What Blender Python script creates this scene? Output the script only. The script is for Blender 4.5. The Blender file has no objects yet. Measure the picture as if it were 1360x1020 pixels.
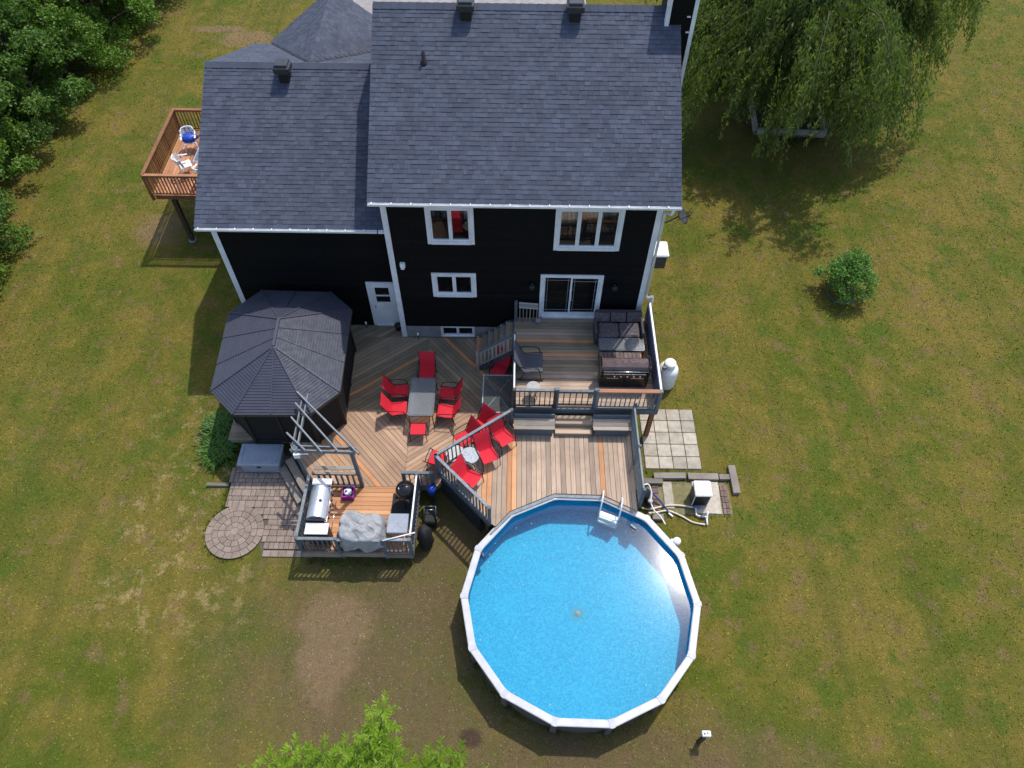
import bpy, math, random
import numpy as np
from mathutils import Vector, Matrix
random.seed(7); RNG = np.random.default_rng(7)
S = bpy.context.scene; COL = S.collection
PI = math.pi; R = math.radians
# ------------------------------------------------------------------ camera
cam = bpy.data.objects.new('camera', bpy.data.cameras.new('camera')); COL.objects.link(cam); S.camera = cam
cam.data.sensor_width = 36; cam.data.lens = 36 * 973.01 / 1360; cam.data.clip_end = 1500; cam.data.clip_start = .1
pitch, roll = .947689, .013212
fw = Vector((0, math.cos(pitch), -math.sin(pitch))); rt = Vector((1, 0, 0)); up = rt.cross(fw)
r2 = math.cos(roll) * rt + math.sin(roll) * up; u2 = -math.sin(roll) * rt + math.cos(roll) * up
cam.matrix_world = Matrix(((r2.x, u2.x, -fw.x, 0), (r2.y, u2.y, -fw.y, 0), (r2.z, u2.z, -fw.z, 21.037), (0, 0, 0, 1)))
# ------------------------------------------------------------------ world, sun, exposure
SUND = Vector((.272, .42, 1)).normalized(); EL = math.asin(SUND.z); AZ = math.atan2(SUND.x, SUND.y)
W = bpy.data.worlds.new('World'); S.world = W; W.use_nodes = True
nt = W.node_tree; bg = nt.nodes['Background']
sky = nt.nodes.new('ShaderNodeTexSky'); sky.sky_type = 'NISHITA'; sky.sun_disc = False
sky.sun_elevation = EL; sky.sun_rotation = AZ; sky.dust_density = 1.6; sky.air_density = 1.0; sky.ozone_density = 1.0
nt.links.new(sky.outputs[0], bg.inputs[0]); bg.inputs[1].default_value = .15
sl = bpy.data.lights.new('sun', 'SUN'); sl.energy = 2.35; sl.angle = R(.5); sl.color = (1, .955, .88)
so = bpy.data.objects.new('sun', sl); COL.objects.link(so); so.rotation_euler = SUND.to_track_quat('Z', 'Y').to_euler(); so.location = (20, 30, 60)
S.view_settings.view_transform = 'Standard'; S.view_settings.look = 'None'; S.view_settings.exposure = .72; S.view_settings.gamma = 1
S.render.resolution_x = 1024; S.render.resolution_y = 768
# ------------------------------------------------------------------ helpers
G = .13                                    # ground level
WO = {}                                    # world origin of every object while building
def tag(o, label=None, cat=None, group=None, kind=None):
    if label: o['label'] = label
    if cat: o['category'] = cat
    if group: o['group'] = group
    if kind: o['kind'] = kind
    return o
def thing(name, loc, label, cat, group=None):
    o = bpy.data.objects.new(name, None); COL.objects.link(o); o.location = loc; o.empty_display_size = .2
    WO[o.name] = Vector(loc); return tag(o, label, cat, group)
def place(o, world, parent):
    WO[o.name] = Vector(world)
    if parent is not None: o.parent = parent; o.location = Vector(world) - WO[parent.name]
    else: o.location = world
def rect(x0, x1, y0, y1): return [(x0, y0), (x1, y0), (x1, y1), (x0, y1)]
class MB:
    def __init__(s): s.V = []; s.F = []
    def add(s, vs, fs):
        n = len(s.V); s.V += [tuple(v) for v in vs]; s.F += [tuple(i + n for i in f) for f in fs]; return s
    def bx(s, x0, x1, y0, y1, z0, z1):
        return s.add([(x0, y0, z0), (x1, y0, z0), (x1, y1, z0), (x0, y1, z0), (x0, y0, z1), (x1, y0, z1), (x1, y1, z1), (x0, y1, z1)],
                     [(3, 2, 1, 0), (4, 5, 6, 7), (0, 1, 5, 4), (1, 2, 6, 5), (2, 3, 7, 6), (3, 0, 4, 7)])
    def box(s, c, sz, rz=0, ch=0):
        hx, hy, hz = sz[0] / 2, sz[1] / 2, sz[2] / 2; ca, sa = math.cos(rz), math.sin(rz)
        if ch: return s.frust(c, (sz[0], sz[1]), sz[2], ch, rz)
        P = [(-hx, -hy, -hz), (hx, -hy, -hz), (hx, hy, -hz), (-hx, hy, -hz), (-hx, -hy, hz), (hx, -hy, hz), (hx, hy, hz), (-hx, hy, hz)]
        return s.add([(c[0] + ca * x - sa * y, c[1] + sa * x + ca * y, c[2] + z) for x, y, z in P],
                     [(3, 2, 1, 0), (4, 5, 6, 7), (0, 1, 5, 4), (1, 2, 6, 5), (2, 3, 7, 6), (3, 0, 4, 7)])
    def frust(s, c, sz, h, ch, rz=0):      # box with chamfered vertical corners and top edge
        hx, hy = sz[0] / 2, sz[1] / 2; ca, sa = math.cos(rz), math.sin(rz)
        def ring(hx, hy, k, z): return [(c[0] + ca * x - sa * y, c[1] + sa * x + ca * y, z) for x, y in ((-hx + k, -hy), (hx - k, -hy), (hx, -hy + k), (hx, hy - k), (hx - k, hy), (-hx + k, hy), (-hx, hy - k), (-hx, -hy + k))]
        z0, z1 = c[2] - h / 2, c[2] + h / 2
        return s.loft([ring(hx, hy, ch, z0), ring(hx, hy, ch, z1 - ch), ring(hx - ch, hy - ch, ch * .6, z1)])
    def loft(s, rings, cap=True, closed=True):
        n = len(rings[0]); vs = [p for r in rings for p in r]; fs = []
        for k in range(len(rings) - 1):
            for i in range(n if closed else n - 1):
                j = (i + 1) % n; fs.append((k * n + i, k * n + j, (k + 1) * n + j, (k + 1) * n + i))
        if cap: fs.append(tuple(reversed(range(n)))); fs.append(tuple(range((len(rings) - 1) * n, len(rings) * n)))
        return s.add(vs, fs)
    def prism(s, poly, z0, z1):
        a = sum(poly[i][0] * poly[(i + 1) % len(poly)][1] - poly[(i + 1) % len(poly)][0] * poly[i][1] for i in range(len(poly)))
        if a < 0: poly = poly[::-1]
        return s.loft([[(x, y, z0) for x, y in poly], [(x, y, z1) for x, y in poly]])
    def bar(s, a, b, w, h, upv=(0, 0, 1)):
        a, b = Vector(a), Vector(b); d = (b - a).normalized(); u = Vector(upv)
        sd = d.cross(u)
        if sd.length < 1e-4: sd = d.cross(Vector((0, 1, 0)))
        sd.normalize(); u = sd.cross(d); q = []
        for p in (a, b):
            for x, y in ((-1, -1), (1, -1), (1, 1), (-1, 1)): q.append(p + sd * (x * w / 2) + u * (y * h / 2))
        return s.add(q, [(0, 1, 2, 3), (7, 6, 5, 4), (1, 0, 4, 5), (2, 1, 5, 6), (3, 2, 6, 7), (0, 3, 7, 4)])
    def tube(s, pts, r, n=6, r1=None):
        pts = [Vector(p) for p in pts]; rings = []; pu = None
        for i, p in enumerate(pts):
            d = (pts[min(i + 1, len(pts) - 1)] - pts[max(i - 1, 0)]).normalized()
            if pu is None: pu = Vector((0, 0, 1)) if abs(d.z) < .9 else Vector((1, 0, 0))
            sd = d.cross(pu).normalized(); pu = sd.cross(d).normalized()
            rr = r if r1 is None else r + (r1 - r) * i / (len(pts) - 1)
            rings.append([p + (sd * math.cos(t) + pu * math.sin(t)) * rr for t in [2 * PI * k / n for k in range(n)]])
        return s.loft(rings)
    def lathe(s, prof, n=24, c=(0, 0, 0), ph=0):
        return s.loft([[(c[0] + max(r, 1e-4) * math.cos(ph + 2 * PI * k / n), c[1] + max(r, 1e-4) * math.sin(ph + 2 * PI * k / n), c[2] + z) for k in range(n)] for r, z in prof])
    def cyl(s, c, r, h, n=16): return s.lathe([(r, 0), (r, h)], n, c)
    def build(s, name, mat, parent=None, smooth=False, kind=None):
        A = np.array(s.V, float); lo, hi = A.min(0), A.max(0); c = Vector(((lo[0] + hi[0]) / 2, (lo[1] + hi[1]) / 2, lo[2]))
        me = bpy.data.meshes.new(name); me.from_pydata((A - np.array(c)).tolist(), [], s.F); me.materials.append(mat)
        if smooth: me.polygons.foreach_set('use_smooth', [True] * len(me.polygons))
        me.update(); o = bpy.data.objects.new(name, me); COL.objects.link(o); place(o, c, parent)
        if kind: o['kind'] = kind
        return o
def again(o, world, parent, rz=None, scale=None):   # another object with the same mesh
    c = o.copy(); COL.objects.link(c); place(c, world, parent)
    if rz is not None: c.rotation_euler.z = rz
    if scale is not None: c.scale = scale
    return c
def put(root, loc, rz=0): root.location = loc; root.rotation_euler.z = rz; return root
def copy_tree(o, loc=None, rz=0, label=None, parent=None):
    c = o.copy(); COL.objects.link(c)
    if parent: c.parent = parent
    else: c.location = loc; c.rotation_euler.z = rz
    if label: c['label'] = label
    for ch in o.children: copy_tree(ch, parent=c)
    return c
def clip(poly, a, b):                       # keep the part left of the line a->b
    out = []
    for i in range(len(poly)):
        p, q = poly[i], poly[(i + 1) % len(poly)]
        sp = (b[0] - a[0]) * (p[1] - a[1]) - (b[1] - a[1]) * (p[0] - a[0]); sq = (b[0] - a[0]) * (q[1] - a[1]) - (b[1] - a[1]) * (q[0] - a[0])
        if sp >= 0: out.append(p)
        if sp * sq < 0: t = sp / (sp - sq); out.append((p[0] + t * (q[0] - p[0]), p[1] + t * (q[1] - p[1])))
    return out
def area(P): return abs(sum(P[i][0] * P[(i + 1) % len(P)][1] - P[(i + 1) % len(P)][0] * P[i][1] for i in range(len(P)))) / 2
def clip_convex(poly, region):              # region counter-clockwise
    for i in range(len(region)):
        poly = clip(poly, region[i], region[(i + 1) % len(region)])
        if len(poly) < 3: return []
    return poly
# ------------------------------------------------------------------ materials
def nodes(name):
    m = bpy.data.materials.new(name); m.use_nodes = True; t = m.node_tree; b = t.nodes['Principled BSDF']; return m, t, b
def nn(t, kind, **kw):
    n = t.nodes.new('ShaderNode' + kind)
    for k, v in kw.items():
        if k.startswith('i_'):
            n.inputs[int(k[2:]) if k[2:].isdigit() else k[2:].replace('_', ' ')].default_value = v
        else: setattr(n, k, v)
    return n
def rgba(c): return (c[0], c[1], c[2], 1)
def mixc(t, fac, a, b, blend='MIX'):
    n = t.nodes.new('ShaderNodeMix'); n.data_type = 'RGBA'; n.blend_type = blend
    for s, v in ((n.inputs[0], fac), (n.inputs[6], a), (n.inputs[7], b)):
        if isinstance(v, bpy.types.NodeSocket): t.links.new(v, s)
        elif isinstance(v, (int, float)): s.default_value = v
        else: s.default_value = rgba(v)
    return n.outputs[2]
def ramp(t, fac, p0, p1, v0=0, v1=1):
    n = nn(t, 'MapRange'); n.interpolation_type = 'SMOOTHSTEP'; t.links.new(fac, n.inputs[0])
    for i, v in enumerate((p0, p1, v0, v1)): n.inputs[i + 1].default_value = v
    return n.outputs[0]
def math2(t, op, a, b=None):
    n = nn(t, 'Math', operation=op)
    for s, v in ((n.inputs[0], a), (n.inputs[1], b)):
        if v is None: continue
        if isinstance(v, bpy.types.NodeSocket): t.links.new(v, s)
        else: s.default_value = v
    return n.outputs[0]
def noise(t, vec, scale, detail=3, rough=.6):
    n = nn(t, 'TexNoise'); n.inputs['Scale'].default_value = scale; n.inputs['Detail'].default_value = detail; n.inputs['Roughness'].default_value = rough
    if vec is not None: t.links.new(vec, n.inputs['Vector'])
    return n.outputs['Fac']
def pos(t): return nn(t, 'NewGeometry').outputs['Position']
def bump(t, b, h, strength=.3, dist=.01):
    n = nn(t, 'Bump'); n.inputs['Strength'].default_value = strength; n.inputs['Distance'].default_value = dist
    t.links.new(h, n.inputs['Height']); t.links.new(n.outputs[0], b.inputs['Normal'])
def plain(name, c, c2=None, rough=.6, metal=0, sc=6, var=.25, bmp=.15, spec=.4, island=0, objvar=0):
    """mottled surface: two close colours mixed by noise, fine relief, optional variation per object / per piece"""
    m, t, b = nodes(name); P = pos(t)
    if c2 is None: c2 = tuple(v * (1 - var) for v in c)
    f = ramp(t, noise(t, P, sc, 5, .65), .3, .7); col = mixc(t, f, c, c2)
    if objvar:
        r = nn(t, 'ObjectInfo').outputs['Random']; col = mixc(t, 1, col, mixc(t, r, (1 - objvar,) * 3, (1 + objvar,) * 3), 'MULTIPLY')
    if island:
        r = nn(t, 'NewGeometry').outputs['Random Per Island']; col = mixc(t, 1, col, mixc(t, r, (1 - island,) * 3, (1 + island,) * 3), 'MULTIPLY')
    t.links.new(col, b.inputs['Base Color'])
    b.inputs['Roughness'].default_value = rough; b.inputs['Metallic'].default_value = metal; b.inputs['Specular IOR Level'].default_value = spec
    t.links.new(ramp(t, noise(t, P, sc * 2.3, 3), .2, .8, max(rough - .12, .03), min(rough + .12, 1)), b.inputs['Roughness'])
    if bmp: bump(t, b, noise(t, P, sc * 8, 3), bmp, .004)
    return m
def wood(name, c, c2, c3, angle=0, rough=.75, knots=True, grain=1.0):
    """boards: grain stretched along `angle`, tone differing from board to board, weathered blotches"""
    m, t, b = nodes(name); P = pos(t); oi = nn(t, 'ObjectInfo').outputs['Random']
    mp = nn(t, 'Mapping'); mp.vector_type = 'TEXTURE'; mp.inputs['Rotation'].default_value = (0, 0, angle); mp.inputs['Scale'].default_value = (1 / 1.3, 1 / 22, 1 / 14)
    off = nn(t, 'VectorMath', operation='ADD'); t.links.new(P, off.inputs[0])
    cx = nn(t, 'CombineXYZ'); t.links.new(math2(t, 'MULTIPLY', oi, 37.), cx.inputs[0]); t.links.new(math2(t, 'MULTIPLY', oi, 11.), cx.inputs[2]); t.links.new(cx.outputs[0], off.inputs[1])
    t.links.new(off.outputs[0], mp.inputs[0]); g = noise(t, mp.outputs[0], 1.0, 5, .65)
    col = mixc(t, ramp(t, g, .3, .72), c, c2)
    tone = nn(t, 'TexWhiteNoise'); tone.noise_dimensions = '1D'; t.links.new(math2(t, 'MULTIPLY', oi, 91.7), tone.inputs['W'])
    col = mixc(t, ramp(t, tone.outputs['Value'], .45, 1.0, 0, .8), col, c3)
    col = mixc(t, 1, col, mixc(t, oi, (.76,) * 3, (1.2,) * 3), 'MULTIPLY')
    col = mixc(t, ramp(t, noise(t, P, 1.1, 4), .42, .75, 0, .5), col, tuple(v * .62 for v in c2))
    col = mixc(t, ramp(t, noise(t, off.outputs[0], 9, 2), .68, .78, 0, .55), col, tuple(v * .4 for v in c2))
    t.links.new(col, b.inputs['Base Color']); b.inputs['Roughness'].default_value = rough; b.inputs['Specular IOR Level'].default_value = .25
    bump(t, b, g, .3, .006); return m
def leafmat(name, c, c2, trans=.35):
    m, t, b = nodes(name); g = nn(t, 'NewGeometry'); P = g.outputs['Position']
    col = mixc(t, g.outputs['Random Per Island'], c, c2); col = mixc(t, ramp(t, noise(t, P, .7, 2), .3, .7, 0, .55), col, tuple(v * .62 for v in c))
    t.links.new(col, b.inputs['Base Color']); b.inputs['Roughness'].default_value = .5; b.inputs['Specular IOR Level'].default_value = .3
    tr = nn(t, 'BsdfTranslucent'); t.links.new(mixc(t, 1, col, (1.1, 1.25, .5), 'MULTIPLY'), tr.inputs[0])
    mx = nn(t, 'MixShader'); mx.inputs[0].default_value = trans; t.links.new(b.outputs[0], mx.inputs[1]); t.links.new(tr.outputs[0], mx.inputs[2])
    t.links.new(mx.outputs[0], t.nodes['Material Output'].inputs[0]); return m
def glass(name, tint=(.8, .86, .88), op=.12, opc=(.05, .07, .08), rough=.02, ior=1.5):
    m, t, b = nodes(name); tr = nn(t, 'BsdfTransparent'); tr.inputs[0].default_value = rgba(tint)
    gl = nn(t, 'BsdfGlossy'); gl.inputs['Roughness'].default_value = rough; fr = nn(t, 'Fresnel'); fr.inputs[0].default_value = ior
    b.inputs['Base Color'].default_value = rgba(opc); b.inputs['Roughness'].default_value = .2
    m1 = nn(t, 'MixShader'); m1.inputs[0].default_value = op; t.links.new(tr.outputs[0], m1.inputs[1]); t.links.new(b.outputs[0], m1.inputs[2])
    m2 = nn(t, 'MixShader'); t.links.new(fr.outputs[0], m2.inputs[0]); t.links.new(m1.outputs[0], m2.inputs[1]); t.links.new(gl.outputs[0], m2.inputs[2])
    t.links.new(m2.outputs[0], t.nodes['Material Output'].inputs[0]); return m, t, gl
WHITE = plain('white_paint', (.78, .79, .8), (.66, .68, .7), .45, sc=3)
VINYL = plain('white_vinyl', (.74, .76, .78), (.6, .62, .65), .35, sc=2.5)
SIDING = plain('black_siding', (.0048, .005, .006), (.0036, .0037, .0042), .62, sc=4, spec=.12, island=.2)
CONC = plain('foundation_concrete', (.3, .3, .29), (.2, .2, .2), .9, sc=2.2, bmp=.4)
DARKROOM = plain('interior_wall_paint', (.55, .5, .45), rough=.8)
FLOORW = wood('interior_floor', (.42, .2, .08), (.3, .13, .05), (.5, .26, .1))
WGLASS = glass('window_glass', (.82, .86, .88), .06)[0]
TABLEGLASS = glass('table_glass', (.72, .75, .77), .34, (.36, .37, .38), .1)[0]
CLEARGLASS = glass('clear_table_glass', (.8, .84, .85), .14, (.3, .32, .33), .04)[0]
BLUEGREY = plain('blue_grey_paint', (.105, .135, .16), (.075, .095, .115), .6, sc=9, objvar=.18)
BLUEGREY_TOP = plain('lit_tone_blue_grey_paint', (.21, .23, .24), (.13, .15, .165), .65, sc=7, objvar=.15)  # paler copy of the rail paint: sun on rail tops put into the colour
GREYWOOD = wood('grey_weathered_wood', (.29, .25, .21), (.2, .175, .15), (.34, .29, .24))
TIMBER = wood('landscape_timber', (.24, .21, .18), (.15, .13, .11), (.28, .24, .2))
STAIN = wood('stained_brown_wood', (.3, .13, .06), (.19, .08, .04), (.36, .18, .09))
STAINFLOOR = wood('stained_deck_boards', (.46, .22, .12), (.34, .15, .08), (.52, .28, .16))
def decks(n, a):
    return (wood('tan_deck_%s' % n, *(((.43, .315, .23), (.3, .225, .17), (.47, .34, .24)) if n in 'xy' else ((.45, .29, .19), (.33, .215, .145), (.49, .32, .2))), a), wood('mossy_shaded_deck_%s' % n, (.3, .235, .16), (.195, .165, .105), (.36, .26, .175), a),  # second wood: part moss, part house shade put into the colour
            wood('cedar_deck_%s' % n, (.54, .265, .125), (.44, .205, .095), (.55, .3, .155), a))
DX, DY, DP, DM = decks('x', 0), decks('y', PI / 2), decks('rising', PI / 4), decks('falling', -PI / 4)
BLACKM = plain('black_metal', (.012, .012, .013), rough=.4, sc=20, bmp=.05)
DARKM = plain('dark_grey_metal', (.05, .052, .058), (.035, .036, .04), .45, metal=.3, sc=8)
STEEL = plain('stainless_steel', (.66, .66, .68), (.62, .62, .64), .42, metal=.75, sc=1, bmp=0)
CHROME = plain('chrome', (.72, .73, .75), rough=.18, metal=1, bmp=0)
REDS = plain('red_sling_fabric', (.62, .022, .04), (.5, .017, .032), .7, sc=30, bmp=.3, spec=.2)
GREYS = plain('slate_sling_fabric', (.075, .082, .1), (.055, .06, .075), .75, sc=30, bmp=.3)
WICKER = plain('dark_wicker', (.09, .075, .08), (.04, .034, .038), .7, sc=26, bmp=.6)
GREYPL = plain('grey_plastic', (.28, .32, .38), (.23, .26, .31), .5, sc=3, bmp=.05)
WPL = plain('white_plastic', (.8, .8, .8), (.7, .71, .72), .4, sc=5, bmp=.03)
BLUEPL = plain('blue_plastic', (.015, .07, .42), (.01, .045, .3), .4, sc=8, bmp=.2)
PURPLE = plain('purple_plastic', (.36, .025, .33), (.28, .018, .26), .4, sc=8, bmp=.05)
TARP = plain('grey_cover_fabric', (.3, .305, .315), (.24, .245, .25), .6, sc=7, bmp=.35)
RUBBER = plain('black_rubber', (.015, .015, .016), rough=.75, sc=14, bmp=.3)
# ------------------------------------------------------------------ lawn
def ell(t, P, cx, cy, rx, ry, soft=.5, wob=.6):
    s = nn(t, 'VectorMath', operation='SUBTRACT'); t.links.new(P, s.inputs[0]); s.inputs[1].default_value = (cx, cy, 0)
    m = nn(t, 'VectorMath', operation='MULTIPLY'); t.links.new(s.outputs[0], m.inputs[0]); m.inputs[1].default_value = (1 / rx, 1 / ry, 0)
    l = nn(t, 'VectorMath', operation='LENGTH'); t.links.new(m.outputs[0], l.inputs[0])
    d = math2(t, 'ADD', l.outputs['Value'], math2(t, 'MULTIPLY', math2(t, 'SUBTRACT', noise(t, P, 1.3, 5, .7), .5), wob * 2))
    d = math2(t, 'ADD', d, math2(t, 'MULTIPLY', math2(t, 'SUBTRACT', noise(t, P, 7, 4, .75), .5), wob * 1.1)); return ramp(t, d, 1 - soft, 1 + soft, 1, 0)
def lawn_colour(t, P):
    big = noise(t, P, .22, 4, .55); mid = noise(t, P, .9, 5, .62); fine = noise(t, P, 6, 4, .7)
    gcol = mixc(t, ramp(t, big, .35, .65), (.088, .112, .012), (.155, .134, .026))
    gcol = mixc(t, ramp(t, mid, .4, .7, 0, .8), gcol, (.19, .15, .03))
    gcol = mixc(t, ramp(t, noise(t, P, 1.7, 4, .65), .53, .68, 0, .6), gcol, (.19, .125, .062))
    gcol = mixc(t, ramp(t, noise(t, P, .55, 5, .7), .5, .66, 0, .8), gcol, (.072, .114, .013))
    # mower and tyre stripes running away from the pool
    mp = nn(t, 'Mapping'); mp.inputs['Rotation'].default_value = (0, 0, R(14)); mp.inputs['Scale'].default_value = (.9, .03, 1); t.links.new(P, mp.inputs[0])
    gcol = mixc(t, ramp(t, noise(t, mp.outputs[0], 1.5, 3), .5, .66, 0, .36), gcol, (.075, .09, .014))
    # straw-dry turf
    straw = ramp(t, noise(t, P, 2.1, 5, .72), .52, .66)
    zone = math2(t, 'MAXIMUM', ell(t, P, -10.3, 11.0, 1.9, 3.6), ell(t, P, -9.6, 7.6, 2.4, 1.8))
    gcol = mixc(t, math2(t, 'MULTIPLY', straw, math2(t, 'MULTIPLY', zone, .6)), gcol, (.36, .27, .125))
    # bare and worn soil
    dz = ell(t, P, -3.3, 5.4, 4.2, 3.4, .6); dz = math2(t, 'MAXIMUM', dz, ell(t, P, -1.6, 8.6, 1.7, 2.2, .4)); dz = math2(t, 'MAXIMUM', dz, ell(t, P, 2.6, 3.0, 5.0, 1.3, .6))
    dz = math2(t, 'MULTIPLY', dz, ramp(t, mid, .25, .62, .45, 1))
    gcol = mixc(t, math2(t, 'MULTIPLY', dz, .85), gcol, (.128, .094, .05))
    bare = math2(t, 'MAXIMUM', ell(t, P, -4.9, 6.6, 1.0, .9, .3), ell(t, P, -5.0, 5.7, .8, 1.2, .3))
    bare = math2(t, 'MAXIMUM', bare, math2(t, 'MAXIMUM', ell(t, P, -14.2, 37.3, 1.5, .8, .3), ell(t, P, -15.9, 38.2, 1.5, .35, .3)))
    bare = math2(t, 'MAXIMUM', bare, ell(t, P, -14.6, 22.6, .9, .9, .4))
    gcol = mixc(t, math2(t, 'MULTIPLY', bare, .62), gcol, (.23, .155, .088))
    gcol = mixc(t, math2(t, 'MULTIPLY', ell(t, P, -.96, 3.64, .28, .22, .4, .3), .8), gcol, (.06, .035, .03))
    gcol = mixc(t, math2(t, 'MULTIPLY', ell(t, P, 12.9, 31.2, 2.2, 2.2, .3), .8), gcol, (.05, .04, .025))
    gcol = mixc(t, 1, gcol, mixc(t, ramp(t, noise(t, P, 30, 3, .8), .25, .75), (.72,) * 3, (1.36,) * 3), 'MULTIPLY'); return mixc(t, 1, gcol, mixc(t, fine, (.68, .65, .68), (1.18, 1.13, 1.2)), 'MULTIPLY'), fine
LAWN, t, b = nodes('lawn'); P = pos(t); c, fine = lawn_colour(t, P)
c = mixc(t, ramp(t, noise(t, P, 26, 3, .8), .3, .7), mixc(t, 1, c, (.76, .78, .76), 'MULTIPLY'), c)
t.links.new(c, b.inputs['Base Color']); b.inputs['Roughness'].default_value = .9; b.inputs['Specular IOR Level'].default_value = .1
bump(t, b, noise(t, P, 14, 5, .8), .8, .05)
BLADE, t, b = nodes('grass_blades'); P = pos(t); c, fine = lawn_colour(t, P)
c = mixc(t, 1, c, mixc(t, nn(t, 'NewGeometry').outputs['Random Per Island'], (.8, .82, .78), (1.75, 1.65, 1.5)), 'MULTIPLY')
t.links.new(c, b.inputs['Base Color']); b.inputs['Roughness'].default_value = .8; b.inputs['Specular IOR Level'].default_value = .15
vt = nn(t, 'VectorMath', operation='NORMALIZE'); va = nn(t, 'VectorMath', operation='ADD'); t.links.new(nn(t, 'NewGeometry').outputs['Normal'], va.inputs[0]); va.inputs[1].default_value = (0, 0, 1.6); t.links.new(va.outputs[0], vt.inputs[0]); t.links.new(vt.outputs[0], b.inputs['Normal'])
MB().bx(-160, 160, -80, 240, G - .5, G).build('lawn', LAWN)['kind'] = 'structure'
def polys_mesh(name, A, mat, parent=None, world=(0, 0, 0), kind=None):     # A: pieces x corners x 3
    n, k, _ = A.shape; me = bpy.data.meshes.new(name); A = A - np.array(world)
    me.vertices.add(n * k); me.vertices.foreach_set('co', A.reshape(-1).astype(np.float32))
    me.loops.add(n * k); me.loops.foreach_set('vertex_index', np.arange(n * k, dtype=np.int32))
    me.polygons.add(n); me.polygons.foreach_set('loop_start', np.arange(0, n * k, k, dtype=np.int32)); me.polygons.foreach_set('loop_total', np.full(n, k, np.int32))
    me.materials.append(mat); me.update(calc_edges=True); o = bpy.data.objects.new(name, me); COL.objects.link(o); place(o, world, parent)
    if kind: o['kind'] = kind
    return o
def unit(v): return v / np.maximum(np.linalg.norm(v, axis=-1, keepdims=True), 1e-9)
n = 330000
# seeded over what the view covers (a wedge widening away from the pool)
yy = 2 + 42 * RNG.random(n) ** .8; xx = (RNG.random(n) - .5) * (28 + .8 * yy) + .3
keep = ~((xx > -9.4) & (xx < 4.5) & (yy > 12.2) & (yy < 26.5)) & ~((xx > -6.2) & (xx < 4) & (yy > 8.4) & (yy < 14)) & (np.hypot(xx - 1.96, yy - 6.93) > 3.2)
keep &= ~((xx > 4.2) & (xx < 6.7) & (yy > 10.05) & (yy < 14.05)) & ~((xx > -9.0) & (xx < -6) & (yy > 8.3) & (yy < 12.2)) & (np.hypot(xx + 8.4, yy - 9.3) > .92)
keep &= ~((xx > -9.3) & (xx < 5) & (yy > 26) & (yy < 60))
worn = np.exp(-(((xx + 3.5) / 4) ** 2 + ((yy - 5.5) / 3.2) ** 2)); keep &= RNG.random(n) > worn * .75
xx, yy = xx[keep], yy[keep]; n = len(xx)
h = .014 + .03 * RNG.random(n); w = .012 + .016 * RNG.random(n); a = RNG.random(n) * 2 * PI; lean = (RNG.random((n, 2)) - .5) * .11
B = np.stack([xx, yy, np.full(n, G)], -1); d = np.stack([np.cos(a) * w, np.sin(a) * w, np.zeros(n)], -1)
tip = B + np.stack([lean[:, 0], lean[:, 1], h], -1)
tag(polys_mesh('grass', np.stack([B - d, B + d, tip], 1), BLADE, kind='stuff'), 'short patchy olive green lawn grass', 'grass')
# longer tufts and weeds where the mower does not reach, and over the lawn at random
T = []; rt_ = np.random.default_rng(3)
def tufts(x, y, n, s, hgt):
    for _ in range(n): T.append((x + rt_.normal() * s, y + rt_.normal() * s, hgt * (.5 + rt_.random())))
for k in range(150): a = rt_.random() * 2 * PI; tufts(1.958 + 3.22 * math.cos(a), 6.935 + 3.22 * math.sin(a), 6, .06, .1)
for k in range(60): tufts(4.36 + .457 * rt_.integers(0, 5), 11.69 + 2.33 * rt_.random(), 4, .02, .05); tufts(4.37 + 1.83 * rt_.random(), 11.69 + .466 * rt_.integers(0, 6), 4, .02, .05)
for k in range(70): tufts(4.3 + 2.9 * rt_.random(), rt_.choice((10.05, 11.22, 11.56)), 6, .05, .08); tufts(-8.95, 8.9 + 2.6 * rt_.random(), 5, .05, .08); a = rt_.random() * 2 * PI; tufts(-8.4 + .93 * math.cos(a), 9.3 + .93 * math.sin(a), 5, .03, .07)
for k in range(60): tufts(-6.2 + 3.4 * rt_.random(), 8.3 + .1 * rt_.random(), 6, .06, .1); tufts(11.2 + 3.3 * rt_.random(), 29.45, 8, .08, .16); tufts(4.35 + .1 * rt_.random(), 14.2 + 2.5 * rt_.random(), 5, .06, .1)
for k in range(1500): y_ = 2.4 + 34 * rt_.random() ** .9; tufts((rt_.random() - .5) * (27 + .8 * y_), y_, 5, .07, .05)
T = np.array(T); ok = ~((T[:, 0] > -9.6) & (T[:, 0] < 4.2) & (T[:, 1] > 8.5) & (T[:, 1] < 27)) & (np.hypot(T[:, 0] - 1.958, T[:, 1] - 6.935) > 3.15) | ((T[:, 0] < -8.7) & (T[:, 1] < 11.6)); T = T[ok]; n = len(T)
a = RNG.random(n) * 2 * PI; w = .008 + .01 * RNG.random(n); Bq = np.stack([T[:, 0], T[:, 1], np.full(n, G)], -1); dq = np.stack([np.cos(a) * w, np.sin(a) * w, np.zeros(n)], -1); tq = Bq + np.stack([(RNG.random(n) - .5) * .12, (RNG.random(n) - .5) * .12, T[:, 2]], -1)
tag(polys_mesh('weeds', np.stack([Bq - dq, Bq + dq, tq], 1), leafmat('weed_blades', (.07, .12, .015), (.16, .19, .035), .2), kind='stuff'), 'longer grass tufts and weeds along edges and joints', 'weeds')
q = []
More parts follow.
